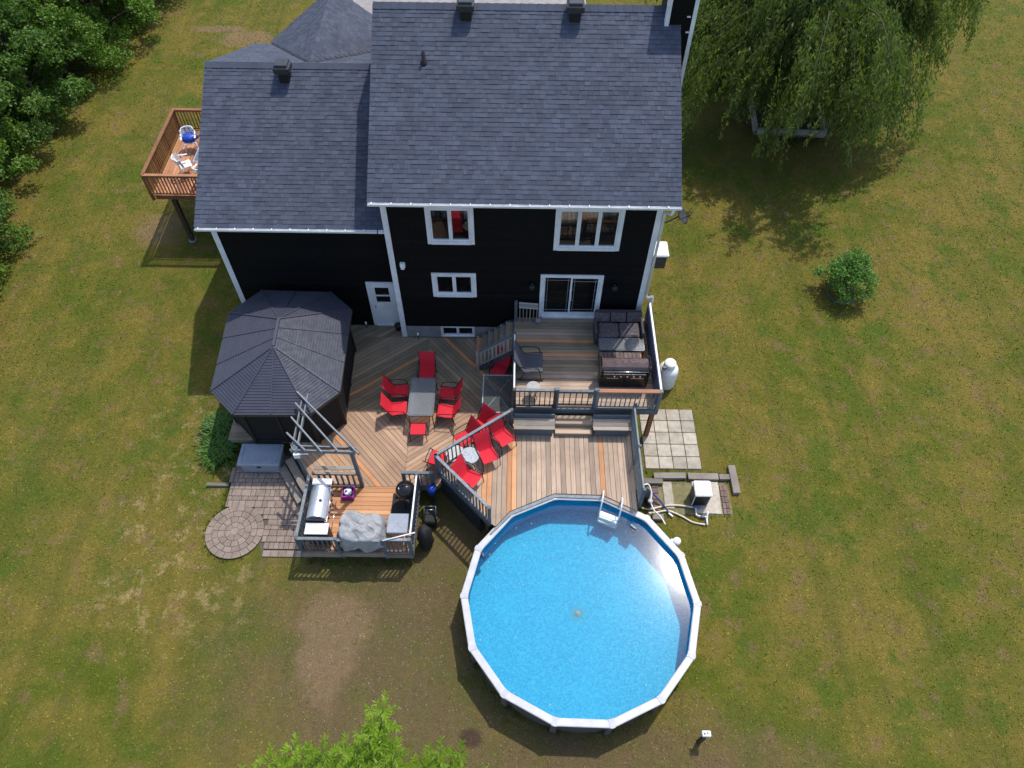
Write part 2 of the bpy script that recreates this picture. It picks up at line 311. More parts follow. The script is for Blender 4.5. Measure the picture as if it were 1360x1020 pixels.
for k in range(900):
    x, y = (rt_.normal() * 2.0 - 3.0, rt_.normal() * 1.5 + 6.0)
    if math.hypot(x - 1.958, y - 6.935) < 3.4 or y > 8.3: continue
    s_ = .006 + .016 * rt_.random() ** 2; ring_ = [(x + s_ * math.cos(j * 1.257 + k) * rt_.uniform(.7, 1.2), y + s_ * math.sin(j * 1.257 + k) * rt_.uniform(.7, 1.2), G) for j in range(5)]
    for j in range(5): q.append([ring_[j], ring_[(j + 1) % 5], (x, y, G + s_ * .9)])
tag(polys_mesh('pebbles', np.array(q), plain('pebble_stone', (.32, .28, .23), (.18, .15, .12), .85, sc=8, island=.3), kind='stuff'), 'small stones and crumbs scattered on the bare soil', 'pebbles')
DRIVE = plain('driveway_gravel', (.3, .28, .27), (.22, .2, .19), .9, sc=3, bmp=.5)
MB().prism([(-9.2, 39), (-8.2, 27), (3.6, 27), (4.4, 70), (-9.4, 70)], G - .02, G + .012).build('driveway', DRIVE)['kind'] = 'structure'
# ------------------------------------------------------------------ pool
PC = (1.958, 6.935); PA = 1.7735; ZR = 1.30
def pv(r, k, z): a = PA + 2 * PI * k / 14; return (PC[0] + r * math.cos(a), PC[1] + r * math.sin(a), z)
LINER, t, b = nodes('blue_liner'); P = pos(t)
c = mixc(t, ramp(t, noise(t, P, 13, 4, .85), .42, .6), (.03, .295, .475), (.048, .375, .555)); c = mixc(t, ramp(t, noise(t, P, 24, 2), .56, .66, 0, .6), c, (.006, .19, .42))
c = mixc(t, ramp(t, noise(t, P, .7, 3), .5, .75, 0, .25), c, (.04, .42, .62)); c = mixc(t, math2(t, 'MULTIPLY', ell(t, P, 1.94, 6.85, .2, .2, .6, .4), .6), c, (.08, .26, .3))
t.links.new(c, b.inputs['Base Color']); b.inputs['Roughness'].default_value = 1; b.inputs['Specular IOR Level'].default_value = 0
LINERW = plain('dark_blue_liner_wall', (.011, .065, .15), (.008, .048, .115), .4, sc=14, bmp=.05)
WATER, t, gl = glass('pool_water', (.9, .97, .99), 0.0, ior=1.33, rough=.1); P = pos(t)
bn = nn(t, 'Bump'); bn.inputs['Strength'].default_value = .03; bn.inputs['Distance'].default_value = .01; t.links.new(noise(t, P, 3.5, 3), bn.inputs['Height']); t.links.new(bn.outputs[0], gl.inputs['Normal'])
RAILW = plain('pool_rail_resin', (.5, .495, .5), (.42, .415, .425), .4, sc=4, bmp=.05)
CAPG = plain('pool_cap_resin', (.42, .42, .45), (.35, .35, .39), .45, sc=6)
POOLW = plain('pool_wall_steel', (.13, .115, .12), (.09, .08, .085), .5, sc=3)  # steel darkened for the shadow under the rim
pool = thing('swimming_pool', (PC[0], PC[1], G), 'round above-ground swimming pool with white rim and blue water', 'pool')
m = MB(); N = 56
ring = lambda r, z, k=56: [(PC[0] + r * math.cos(PA + 2 * PI * i / k), PC[1] + r * math.sin(PA + 2 * PI * i / k), z) for i in range(k)]
m.loft([ring(3.13, G), ring(3.13, 1.24)], cap=False); m.build('outer_wall', POOLW, pool, smooth=True)
m = MB(); m.loft([ring(3.1, 1.24), ring(3.1, 1.1)], cap=False); m.build('liner_wall', LINERW, pool, smooth=True)
MB().loft([ring(3.1, 1.1), ring(3.1, .4)], cap=False).build('liner_wall', LINER, pool, smooth=True)
MB().add(ring(3.1, .4), [tuple(range(56))]).build('liner_floor', LINER, pool)
MB().add(ring(3.098, 1.1), [tuple(range(56))]).build('water', WATER, pool)
for k in range(14):
    a0, a1, b0, b1 = pv(3.3, k, 0), pv(3.3, k + 1, 0), pv(3.1, k, 0), pv(3.1, k + 1, 0)
    L = lambda p, q, f: (p[0] + (q[0] - p[0]) * f, p[1] + (q[1] - p[1]) * f)
    o0, o1, i0, i1 = L(a0, a1, .045), L(a0, a1, .955), L(b0, b1, .045), L(b0, b1, .955)
    md = lambda p, q, f: (p[0] + (q[0] - p[0]) * f, p[1] + (q[1] - p[1]) * f)
    m = MB(); prof = [(0, -.06), (0, -.012), (.1, 0), (.86, .004), (1, -.012), (1, -.05)]
    m.loft([[(*md(o0, i0, f), ZR + z) for f, z in prof], [(*md(o1, i1, f), ZR + z) for f, z in prof]], closed=True); m.build('top_rail', RAILW, pool)
    p0, p1 = pv(3.31, k, 0), pv(3.09, k, 0); pm, pp = pv(3.3, k - 1, 0), pv(3.3, k + 1, 0)
    q0, q1 = L(p0, pm, .05), L(p0, pp, .05); s0, s1 = L(p1, pv(3.1, k - 1, 0), .05), L(p1, pv(3.1, k + 1, 0), .05)
    MB().prism([q0[:2], p0[:2], q1[:2], s1[:2], p1[:2], s0[:2]], ZR - .07, ZR + .014).build('rail_cap', CAPG, pool)
    c = pv(3.19, k, 0); MB().box((c[0], c[1], (G + ZR - .07) / 2), (.1, .16, ZR - .07 - G), PA + 2 * PI * k / 14).build('upright', POOLW, pool)
m = MB(); m.lathe([(.09, 0), (.08, .015), (.05, .02), (.045, .04)], 16, (1.94, 6.85, .4)); m.build('floor_drain', plain('faded_drain', (.3, .34, .33), rough=.7), pool, True)
sk = MB().cyl((4.83, 8.73, 1.05), .11, .2, 18); sk.bx(4.66, 4.8, 8.64, 8.8, 1.02, 1.22); sk.build('skimmer', WPL, pool, True)
MB().box((3.62, 9.2, .98), (.2, .06, .34), -.75).build('skimmer_mouth', LINERW, pool); MB().box((-.78, 8.3, .98), (.06, .16, .3), .5).build('return_fitting', LINERW, pool)
q = []
for k in range(90):
    a, r_ = random.random() * 2 * PI, 3.0 * math.sqrt(random.random()); x, y = PC[0] + r_ * math.cos(a), PC[1] + r_ * math.sin(a); s_ = random.uniform(.008, .022); a2 = random.random() * PI
    q.append([(x + s_ * math.cos(a2 + j * PI / 2) * (1 if j % 2 else .6), y + s_ * math.sin(a2 + j * PI / 2) * (1 if j % 2 else .6), 1.104) for j in range(4)])
tag(polys_mesh('floating_debris', np.array(q), plain('pale_petals', (.6, .6, .5), (.3, .28, .15), .7, sc=3)), 'pale specks of leaf and petal debris drifting on the pool water', 'debris', kind='stuff')
lad = thing('pool_ladder', (3.0, 9.6, .2), 'white pool ladder with steps hanging into the water at the deck edge', 'ladder')
for x, y in ((2.75, 10.05), (3.29, 9.83)):
    dx, dy = -.1, -.42
    MB().tube([(x, y + .08, 1.38), (x, y + .05, 1.62), (x + dx * .3, y + dy * .3, 1.72), (x + dx * .7, y + dy * .75, 1.6), (x + dx, y + dy, 1.2), (x + dx, y + dy, .42)], .024, 8).build('ladder_rail', WPL, lad, True)
for i, z in enumerate((1.13, .9, .65)):
    MB().box((2.92, 9.52, z), (.54, .14, .04), -.385).build('ladder_step', WPL, lad)
# ------------------------------------------------------------------ house
house = thing('house', (-2.6, 21.3, G), 'two-storey black house with white trim and blue-grey shingle roofs', 'house')
YW, YL, XL, XM, XR, YB = 16.642, 17.2, -9.45, -3.88, 4.30, 25.9
EY, EZ, RY, RZ = 16.242, 7.205, 21.25, 10.23          # main roof: eave and ridge
LEY, LEZ, LRY, LRZ = 16.8, 5.66, 21.42, 8.22          # wing roof
def lap_wall(name, fix, axis, sgn, s0, s1, z0, z1, holes=(), lim=None, ex=.15):
    """lapped boards: axis 'x' = wall runs along x at y=fix; sgn = outward direction"""
    m = MB(); z = z0
    def course(a, b, zl, zh, a2=None, b2=None):
        a2 = a if a2 is None else a2; b2 = b if b2 is None else b2
        f0, f1, bk = fix + sgn * .02, fix + sgn * .004, fix - sgn * .1
        q = [(a, f0, zl), (b, f0, zl), (b, bk, zl), (a, bk, zl), (a2, f1, zh), (b2, f1, zh), (b2, bk, zh), (a2, bk, zh)]
        if axis == 'y': q = [(y, x, zz) for x, y, zz in q]
        m.add(q, [(3, 2, 1, 0), (4, 5, 6, 7), (0, 1, 5, 4), (1, 2, 6, 5), (2, 3, 7, 6), (3, 0, 4, 7)])
    while z < z1 - 1e-3:
        zt = min(z + ex, z1); cuts = sorted({z, zt} | {h for H in holes for h in (H[2], H[3]) if z < h < zt})
        for ca, cb in zip(cuts, cuts[1:]):
            iv = [(s0, s1)]
            for H in holes:
                if H[2] < cb - 1e-4 and H[3] > ca + 1e-4:
                    iv = [q for a, b in iv for q in ((a, min(b, H[0])), (max(a, H[1]), b)) if q[1] - q[0] > .01]
            for a, b in iv:
                if lim:
                    A, Bq = lim(ca), lim(cb); course(max(a, A[0]), min(b, A[1]), ca, cb, max(a, Bq[0]), min(b, Bq[1]))
                else: course(a, b, ca, cb)
        z = zt
    return m.build(name, SIDING, house)
# openings: (x0, x1, z0, z1) of the trim's outer edge
WIN = dict(bed=(-2.635, -1.2, 5.25, 6.74), triple=(1.22, 3.25, 5.06, 6.76), kitchen=(-2.65, -1.21, 2.88, 3.976), patio=(.88, 2.918, 1.902, 3.968))
inset = lambda w, k=.06: (w[0] + k, w[1] - k, w[2] + k, w[3] - k)
BASEW = (-2.54, -1.34, .76, 1.31)
lap_wall('front_wall', YW, 'x', -1, XM, XR, 1.32, 7.1, [inset(WIN[k]) for k in ('bed', 'triple', 'kitchen')] + [(.94, 2.86, 1.5, 3.91)])
SD = (-5.0, -4.0, .72, 2.93)
lap_wall('wing_front_wall', YL, 'x', -1, XL, XM, .6, 5.7, [(-4.94, -4.06, .5, 2.87)])
def gable(y0, y1, zl, yr, zr): return lambda z: (y0, y1) if z <= zl else (y0 + (yr - y0) * (z - zl) / (zr - zl), y1 - (y1 - yr) * (z - zl) / (zr - zl))
lap_wall('side_wall', XR, 'y', 1, YW, YB, 1.32, 10.05, lim=gable(YW, YB, 7.25, RY, 10.1))
lap_wall('side_wall', XM, 'y', -1, YW, YB, .6, 10.05, lim=gable(YW, YB, 7.25, RY, 10.1))
lap_wall('side_wall', XL, 'y', -1, YL, YB, .6, 8.05, lim=gable(YL, YB, 5.75, LRY, 8.1))
lap_wall('rear_wall', YB, 'x', 1, XL, XR, .6, 6.0); lap_wall('rear_wall', YB - .004, 'x', 1, XM + .11, XR - .11, 6.0, 7.2)
m = MB()
for x0, x1, z0, z1 in ((XM + .03, BASEW[0], G - .2, 1.32), (BASEW[1], XR - .03, G - .2, 1.32), (BASEW[0], BASEW[1], G - .2, BASEW[2]), (BASEW[0], BASEW[1], BASEW[3], 1.32)): m.bx(x0, x1, YW + .03, YW + .25, z0, z1)
m.bx(XR - .28, XR - .03, YW + .26, YB, G - .2, 1.32); m.bx(XL + .03, XM, YL + .03, YL + .25, G - .2, .6); m.bx(XL + .03, XL + .25, YL + .26, YB, G - .2, .6); m.bx(XL, XR, YB - .3, YB - .02, G - .2, .6)
m.build('foundation', CONC, house)
# rooms behind the glass
m = MB(); m.bx(XM + .15, XR - .15, YW + .15, YB - .4, 4.38, 4.5); m.build('upper_floor', FLOORW, house)
MB().bx(XM + .15, XR - .15, YW + .15, YB - .4, 1.6, 1.78).build('ground_floor', FLOORW, house)
m = MB(); m.bx(XM + .15, XR - .15, YW + 4.0, YW + 4.1, G, 7.2); m.bx(-.3, -.2, YW + .15, YW + 3.99, 1.8, 4.3); m.bx(-.3, -.2, YW + .15, YW + 3.99, 4.55, 7.2); m.bx(XM + .15, XR - .15, YW + .15, YW + 3.9, 7.2, 7.26); m.build('partition', DARKROOM, house)
CURT = plain('red_curtain', (.42, .03, .03), (.3, .02, .02), .8, sc=12); CURG = plain('grey_curtain', (.3, .31, .3), (.2, .21, .2), .8, sc=12)
def curtain(name, x0, x1, y, z0, z1, mat):
    n = 14; top = [(x0 + (x1 - x0) * i / n, y + .03 * math.sin(i * 2.1), z1) for i in range(n + 1)]; bot = [(p[0], p[1], z0) for p in top]
    MB().add(top + bot, [(i, i + 1, n + 2 + i, n + 1 + i) for i in range(n)]).build(name, mat, house, True)
curtain('curtain', -1.83, -1.55, YW + .3, 5.2, 6.7, CURT); curtain('curtain', 1.3, 1.85, YW + .32, 5.0, 6.7, CURG); curtain('curtain', -2.45, -1.95, YW + .35, 2.85, 3.3, CURT)
curtain('curtain', -1.5, -1.3, YW + .28, 5.2, 6.7, plain('pale_curtain', (.6, .62, .66), rough=.8))
BED = plain('bed_linen', (.45, .46, .5), (.3, .3, .34), .8, sc=3)
MB().box((2.75, YW + 1.2, 5.0), (1.0, 1.5, .5), 0, .06).build('bed', BED, house)
MB().box((-2.2, YW + .9, 4.95), (.9, 1.2, .45), 0, .06).build('bed', FLOORW, house)
def window(w, n, y=YW, tr=.115, fr=.055, sill=True):
    x0, x1, z0, z1 = w; f = y - .05
    m = MB(); m.bx(x0, x0 + tr, f, y + .1, z0, z1); m.bx(x1 - tr, x1, f, y + .1, z0, z1); m.bx(x0 + tr, x1 - tr, f, y + .1, z1 - tr, z1); m.bx(x0 + tr, x1 - tr, f - .015, y + .1, z0, z0 + tr)
    o = m.build('window', VINYL, house); n_ = n; wi = (x1 - x0 - 2 * tr) / n_
    for k in range(n_):
        a = x0 + tr + k * wi + .002; b = a + wi - .004; s = MB(); g = y - .028
        for q in ((a, a + fr, z0 + tr, z1 - tr), (b - fr, b, z0 + tr, z1 - tr)): s.bx(q[0], q[1], g, y + .06, q[2], q[3])
        s.bx(a + fr, b - fr, g + .002, y + .06, z0 + tr, z0 + tr + fr); s.bx(a + fr, b - fr, g + .002, y + .06, z1 - tr - fr, z1 - tr); s.build('sash', VINYL, o)
        MB().bx(a + fr, b - fr, y + .02, y + .028, z0 + tr + fr, z1 - tr - fr).build('pane', WGLASS, o)
    return o
window(WIN['bed'], 2); window(WIN['triple'], 3); window(WIN['kitchen'], 2); window(BASEW, 2, YW + .03, .05, .04)
# patio door
x0, x1, z0, z1 = WIN['patio']; m = MB(); tr = .11; f = YW - .055
m.bx(x0, x0 + tr, f, YW + .1, z0, z1); m.bx(x1 - tr, x1, f, YW + .1, z0, z1); m.bx(x0 + tr, x1 - tr, f, YW + .1, z1 - tr, z1); m.bx(x0 + tr, x1 - tr, f - .03, YW + .1, z0, z0 + .07)
pd = m.build('patio_door', VINYL, house); xm = (x0 + x1) / 2
for a, b, g, lo in ((x0 + tr, xm + .03, YW + .01, .2), (xm - .03, x1 - tr, YW - .035, .27)):
    s = MB(); s.bx(a, a + .055, g, g + .04, z0 + .07, z1 - tr); s.bx(b - .055, b, g, g + .04, z0 + .07, z1 - tr); s.bx(a + .055, b - .055, g + .002, g + .04, z0 + .07, z0 + lo); s.bx(a + .055, b - .055, g + .002, g + .04, z1 - tr - .05, z1 - tr); s.build('door_leaf', VINYL, pd)
    MB().bx(a + .055, b - .055, g + .015, g + .025, z0 + lo, z1 - tr - .05).build('pane', WGLASS, pd)
    gr = MB(); zz0, zz1 = z0 + lo, z1 - tr - .05
    for xx_ in (a + .13, b - .13): gr.bx(xx_ - .005, xx_ + .005, g + .002, g + .014, zz0, zz1)
    for z in (zz0 + .14, zz1 - .14): gr.bx(a + .056, b - .056, g + .003, g + .013, z - .005, z + .005)
    for z in (zz0 + .6, zz0 + 1.1): gr.bx(a + .056, a + .124, g + .003, g + .013, z - .004, z + .004); gr.bx(b - .124, b - .056, g + .003, g + .013, z - .004, z + .004)
    gr.build('grille', GREYPL, pd)
MB().bx(xm + .0, xm + .03, YW - .085, YW - .037, 2.8, 3.05).build('handle', WPL, pd)
# side door of the wing
x0, x1, z0, z1 = SD; m = MB(); m.bx(x0, x0 + .1, YL - .05, YL + .1, z0, z1); m.bx(x1 - .1, x1, YL - .05, YL + .1, z0, z1); m.bx(x0 + .1, x1 - .1, YL - .05, YL + .1, z1 - .1, z1); m.bx(x0 + .1, x1 - .1, YL - .09, YL + .1, z0, z0 + .05)
dr = m.build('side_door', VINYL, house); s = MB(); a, b = x0 + .1, x1 - .1; g = YL - .02
for q in ((a, a + .16, z0 + .05, z1 - .1), (b - .16, b, z0 + .05, z1 - .1), (a + .16, b - .16, z0 + .05, z0 + 1.2), (a + .16, b - .16, z1 - .28, z1 - .1), (a + .16, b - .16, z0 + 1.5, z0 + 1.56)): s.bx(q[0], q[1], g, g + .045, q[2], q[3])
s.build('door_leaf', WHITE, dr)
for q in ((z0 + 1.2, z0 + 1.5), (z0 + 1.56, z1 - .28)): MB().bx(a + .16, b - .16, g + .01, g + .02, q[0], q[1]).build('pane', WGLASS, dr)
MB().bx(x0, x1, YL + .5, YL + .55, z0, z1).build('door_backing', DARKROOM, dr)
m = MB(); m.box((a + .09, g - .035, z0 + 1.02), (.05, .06, .05)); m.build('handle', CHROME, dr)
for s in (-1, 1): pass
# corner boards
def corner(x, y, sx, z0, z1, w=.13):
    m = MB(); m.bx(min(x - sx * w, x + sx * .025), max(x - sx * w, x + sx * .025), y - .045, y - .022, z0, z1); m.bx(min(x + sx * .022, x + sx * .045), max(x + sx * .022, x + sx * .045), y - .044, y + w, z0, z1); m.build('corner_board', VINYL, house)
corner(XM, YW, -1, .74, 7.05); corner(XR, YW, 1, 1.3, 7.05); corner(XL, YL, -1, .6, 5.6)
# ------------------------------------------------------------------ roofs
SHING = plain('roof_shingles', (.07, .08, .112), (.056, .064, .09), .85, sc=1.2, bmp=.4, spec=.2, island=.17)
ROOFD = plain('roof_deck_edge', (.05, .05, .06), rough=.8)
def slope(name, o, u, v, U, V, lim=lambda v: (0, 1e9), ex=.14):
    """shingle courses on the plane o + a*u + b*v, v pointing up the slope"""
    o, u, v = Vector(o), Vector(u).normalized(), Vector(v).normalized(); n = u.cross(v).normalized()
    if n.z < 0: n = -n
    m = MB(); b = 0; r = random.Random(name)
    while b < V - .02:
        bt = min(b + ex + .035, V); a0, a1 = lim(b); a0, a1 = max(a0, 0), min(a1, U); a = a0 - r.random() * .25
        while a < a1 - .01:
            w = r.choice((.09, .12, .16, .2, .26)); p, q = max(a, a0), min(a + w, a1); a += w
            if q - p < .015: continue
            th = r.choice((.013, .017, .022)); e = r.uniform(-.006, .006)
            P = lambda x, y, z: o + u * x + v * y + n * z
            q_ = [P(p, b + e, .0), P(q - .004, b + e, .0), P(q - .004, bt, .0), P(p, bt, .0), P(p, b + e, th), P(q - .004, b + e, th), P(q - .004, bt, .004), P(p, bt, .004)]
            m.add(q_, [(4, 5, 6, 7), (0, 1, 5, 4), (1, 2, 6, 5), (3, 0, 4, 7)])
        b += ex
    return m, n
def slab(pts, th): 
    n = (Vector(pts[1]) - Vector(pts[0])).cross(Vector(pts[2]) - Vector(pts[0])).normalized()
    if n.z < 0: pts = pts[::-1]
    return MB().loft([[(p[0], p[1], p[2] - th) for p in pts], [tuple(p) for p in pts]])
RX0, RX1 = -4.155, 4.719; BEY, BEZ = 2 * RY - EY, EZ
rf = slab([(RX0, EY, EZ), (RX1, EY, EZ), (RX1, RY, RZ), (RX0, RY, RZ)], .14); rf.V += []; roof1 = rf.build('main_roof', ROOFD, house)
slab([(RX0, RY + .002, RZ), (RX1, RY + .002, RZ), (RX1, BEY, BEZ), (RX0, BEY, BEZ)], .14).build('main_roof_back', ROOFD, house)
L1 = math.hypot(RY - EY, RZ - EZ)
slope('a', (RX0 - .02, EY - .03, EZ + .002 - .018), (1, 0, 0), (0, RY - EY, RZ - EZ), RX1 - RX0 + .04, L1 + .03)[0].build('shingles', SHING, roof1, kind='stuff')
slope('b', (RX1 + .02, BEY + .03, BEZ + .002 - .018), (-1, 0, 0), (0, RY - BEY, RZ - BEZ), RX1 - RX0 + .04, L1 + .03)[0].build('shingles', SHING, bpy.data.objects['main_roof_back'], kind='stuff')
LX0, LX1 = -9.72, XM + .0; LBY, LBZ = 26.0, 6.25; L2 = math.hypot(LRY - LEY, LRZ - LEZ); L3 = math.hypot(LBY - LRY, LRZ - LBZ)
roof2 = slab([(LX0, LEY, LEZ), (LX1, LEY, LEZ), (LX1, LRY, LRZ), (LX0, LRY, LRZ)], .13).build('wing_roof', ROOFD, house)
slab([(LX0, LRY + .002, LRZ), (LX1, LRY + .002, LRZ), (LX1, LBY, LBZ), (LX0, LBY, LBZ)], .13).build('wing_roof_back', ROOFD, house); roof3 = bpy.data.objects['wing_roof_back']
slope('c', (LX0 - .02, LEY - .03, LEZ - .016), (1, 0, 0), (0, LRY - LEY, LRZ - LEZ), LX1 - LX0 + .02, L2 + .03)[0].build('shingles', SHING, roof2, kind='stuff')
slope('d', (LX1, LBY + .03, LBZ - .016), (-1, 0, 0), (0, LRY - LBY, LRZ - LBZ), LX1 - LX0 + .02, L3 + .03)[0].build('shingles', SHING, roof3, kind='stuff')
# cross gable behind the wing ridge
CX, CY1, CH = -6.5, 26.25, 2.55; ks = (LRZ - LBZ) / (LBY - LRY); cs = .76
for sx in (-1, 1):
    dy = lambda d: LRY + d * cs / ks                       # valley line
    A = [(CX, LRY, LRZ + .02), (CX, CY1, LRZ + .02), (CX + sx * CH, CY1, LRZ + .02 - cs * CH), (CX + sx * CH, min(dy(CH), CY1 - .01), LRZ + .02 - cs * CH)]
    o = slab(A, .1).build('cross_gable_roof', ROOFD, house); LV = CH * math.hypot(1, cs); U = CY1 - LRY
    lim = (lambda v: (0, U - (CH * (1 - v / LV)) * cs / ks)) if sx > 0 else (lambda v: ((CH * (1 - v / LV)) * cs / ks, U))
    org = (CX + sx * CH, CY1, LRZ + .02 - cs * CH) if sx > 0 else (CX + sx * CH, LRY, LRZ + .02 - cs * CH)
    slope('e%d' % sx, org, (0, -sx, 0), (-sx, 0, cs), U, LV, lim)[0].build('shingles', SHING, o, kind='stuff')
# ridge caps, piece by piece
def caps(x0, x1, y, z, k, kb, roof):
    m = MB(); w = .17; p = Vector((0, 0, 0))
    m.add([(0, -w, -w * k + .03), (.27, -w, -w * k + .018), (.27, 0, .034), (0, 0, .05), (0, w, -w * kb + .03), (.27, w, -w * kb + .018), (0, -w, -w * k), (0, w, -w * kb)], [(0, 1, 2, 3), (3, 2, 5, 4), (6, 0, 3, 4, 7)])
    first = None; n = int((x1 - x0) / .25)
    for i in range(n):
        wx = x0 + i * .25 + .135
        if first is None: first = m.build('ridge_cap', SHING, roof); base = WO[first.name].copy(); first.location += Vector((x0, y, z)); WO[first.name] = base + Vector((x0, y, z)); f0 = WO[first.name].copy()
        else: again(first, f0 + Vector((i * .25, 0, 0)), roof)
caps(RX0, RX1, RY, RZ + .01, .597, .597, roof1); caps(LX0, RX0 + .1, LRY, LRZ + .01, .55, .43, roof2)
# gutters
def gutter(x0, x1, y, z):
    m = MB(); prof = [(0, .0), (0, -.085), (-.075, -.085), (-.095, -.0), (-.085, -.0), (-.068, -.072), (-.01, -.072), (-.01, 0)]
    m.loft([[(x0, y + a, z + b) for a, b in prof], [(x1, y + a, z + b) for a, b in prof]]); g = m.build('gutter', WHITE, house)
    f = None
    for i in range(int((x1 - x0) / .56) + 1):
        x = x0 + .1 + i * .56
        if f is None: f = MB().bx(x, x + .025, y - .088, y + .03, z + .004, z + .016).build('hanger', WHITE, g); b = WO[f.name].copy()
        else: again(f, b + Vector((i * .56, 0, 0)), g)
gutter(RX0, RX1 + .02, EY - .034, EZ - .02); gutter(LX0, RX0 - .02, LEY - .034, LEZ - .02); gutter(RX0 + .02, XM - .06, LEY - .034, LEZ - .02)
m = MB(); m.tube([(4.52, EY - .09, EZ - .1), (4.5, EY - .05, EZ - .3), (4.39, YW - .1, EZ - .55), (4.39, YW - .1, 3.15)], .045, 8); m.tube([(4.39, YW - .1, 3.17), (4.43, YW - .13, 3.05), (4.62, YW - .02, 3.0), (4.66, YW + .02, 2.85), (4.66, YW + .05, G + .1)], .045, 8); m.build('downspout', WHITE, house, True)
def roof_vent(x, y, z, par):
    m = MB(); m.frust((x, y, z - .06 + .14), (.3, .3), .42, .01); o = m.build('roof_vent', BLACKM, par); h = MB(); h.frust((x, y, z + .37), (.5, .5), .2, .04); h.build('hood', DARKM, o); MB().frust((x, y, z + .5), (.4, .4), .07, .02).build('hood_cap', DARKM, o)
roof_vent(-1.47, 20.95, 10.02, roof1); roof_vent(1.67, 20.95, 10.02, roof1); roof_vent(-7.2, 21.0, 8.0, roof2)
m = MB(); m.lathe([(.13, -.06), (.1, .05), (.06, .07), (.055, .34), (.04, .34), (.04, .2)], 14, (-2.65, 19.75, 9.3)); m.build('vent_pipe', RUBBER, roof1, True)
# chimney chase
m = MB(); m.bx(4.29, 5.09, 20.78, 21.9, G - .1, 11.05); ch = m.build('chimney', SIDING, house)
for x0, x1, y0, y1, z0 in ((4.255, 4.375, 20.75, 20.777, 9.82), (5.01, 5.125, 20.75, 20.777, G), (5.093, 5.125, 20.779, 20.9, G), (4.255, 4.287, 20.779, 20.9, 9.9)): MB().bx(x0, x1, y0, y1, z0, 11.05).build('corner_board', VINYL, ch)
MB().frust((4.69, 21.34, 11.1), (1.0, 1.3), .1, .02).build('chimney_cap', DARKM, ch)
for x, y, z in ((4.9, 20.74, 9.75), (4.86, 20.74, 10.2)): MB().bx(x, x + .1, y, y + .04, z, z + .03).build('bracket', WHITE, ch)
# fittings on the walls
m = MB(); m.bx(-3.6, -3.44, YW - .1, YW - .02, 4.26, 4.44); m.bx(-3.58, -3.47, YW - .12, YW - .1, 4.2, 4.33); m.build('vent_hood', VINYL, house)
for x in (.6, 3.3):
    m = MB(); m.lathe([(.02, 0), (.09, -.03), (.1, -.16), (.06, -.2)], 12, (x, YW - .16, 3.62)); m.bx(x - .02, x + .02, YW - .16, YW - .02, 3.6, 3.64); m.build('wall_lantern', BLACKM, house, True)
ac = thing('heat_pump', (4.62, 17.25, 4.0), 'white box-shaped heat pump unit bracketed to the right side wall', 'heat pump')
MB().frust((4.63, 17.27, 4.25), (.56, .62), .5, .05).build('casing', DARKM, ac); MB().frust((4.64, 17.27, 4.53), (.62, .68), .07, .03).build('top_cover', WPL, ac)
MB().bx(4.345, 4.9, 17.0, 17.05, 3.93, 3.99).build('bracket', BLACKM, ac); MB().bx(4.345, 4.9, 17.45, 17.5, 3.93, 3.99).build('bracket', BLACKM, ac)
sd = thing('satellite_dish', (4.36, 16.95, 6.0), 'grey satellite dish on an arm at the corner under the main eave', 'satellite dish')
m = MB(); prof = [(.001, .0), (.12, .012), (.22, .045), (.29, .085), (.295, .1), (.22, .06), (.12, .028), (.001, .015)]; m.lathe(prof, 22)
M4 = Matrix.Translation((4.93, 16.85, 6.28)) @ Vector((.75, -.15, .65)).to_track_quat('Z', 'Y').to_matrix().to_4x4()
m.V = [tuple(M4 @ Vector(v)) for v in m.V]; m.build('dish', DARKM, sd, True)
MB().tube([(4.34, 16.95, 5.9), (4.6, 16.93, 5.95), (4.9, 16.86, 6.25)], .022, 8).build('arm', DARKM, sd, True); MB().tube([(4.86, 16.85, 6.1), (5.2, 16.78, 6.35), (5.28, 16.77, 6.55)], .012, 6).build('feed_arm', DARKM, sd, True)
# ------------------------------------------------------------------ decks
AR, AF = R(37), R(-48)                       # board directions of the diamond pattern
DP, DM = decks('rising', AR), decks('falling', AF)
def planks(par, region, ang, pick, z, w=.138, gap=.011, th=.035, ph=0.0):
    c, s = math.cos(ang), math.sin(ang); loc = [(x * c + y * s, -x * s + y * c) for x, y in region]
    v0, v1 = min(p[1] for p in loc), max(p[1] for p in loc); k = math.floor((v0 - ph) / (w + gap))
    a = sum(loc[i][0] * loc[(i + 1) % len(loc)][1] - loc[(i + 1) % len(loc)][0] * loc[i][1] for i in range(len(loc)))
    if a < 0: loc = loc[::-1]
    while ph + k * (w + gap) < v1:
        b = ph + k * (w + gap); P = clip_convex([(-60, b), (60, b), (60, b + w), (-60, b + w)], loc); k += 1
        if len(P) < 3 or area(P) < .004: continue
        Wp = [(x * c - y * s, x * s + y * c) for x, y in P]; dz = random.uniform(-.003, .003)
        MB().prism(Wp, z - th + dz, z + dz).build('plank', pick(k, Wp), par)
def baluster_run(par, p0, p1, za, zb, ha, hb, sp, wd, mat):
    p0, p1 = Vector(p0), Vector(p1); L = (p1 - p0).length; n = max(int(L / sp), 1); ang = math.atan2(p1.y - p0.y, p1.x - p0.x); first = None
    for i in range(1, n):
        f = i / n; q = p0 + (p1 - p0) * f; z0 = za + (zb - za) * f; z1 = ha + (hb - ha) * f
        if first is None:
            first = MB().box((q.x, q.y, (z0 + z1) / 2), (wd, wd, z1 - z0), ang).build('baluster', mat, par); b = WO[first.name].copy(); q0 = q.copy(); z00 = z0
        else: again(first, b + Vector((q.x - q0.x, q.y - q0.y, z0 - z00)), par)
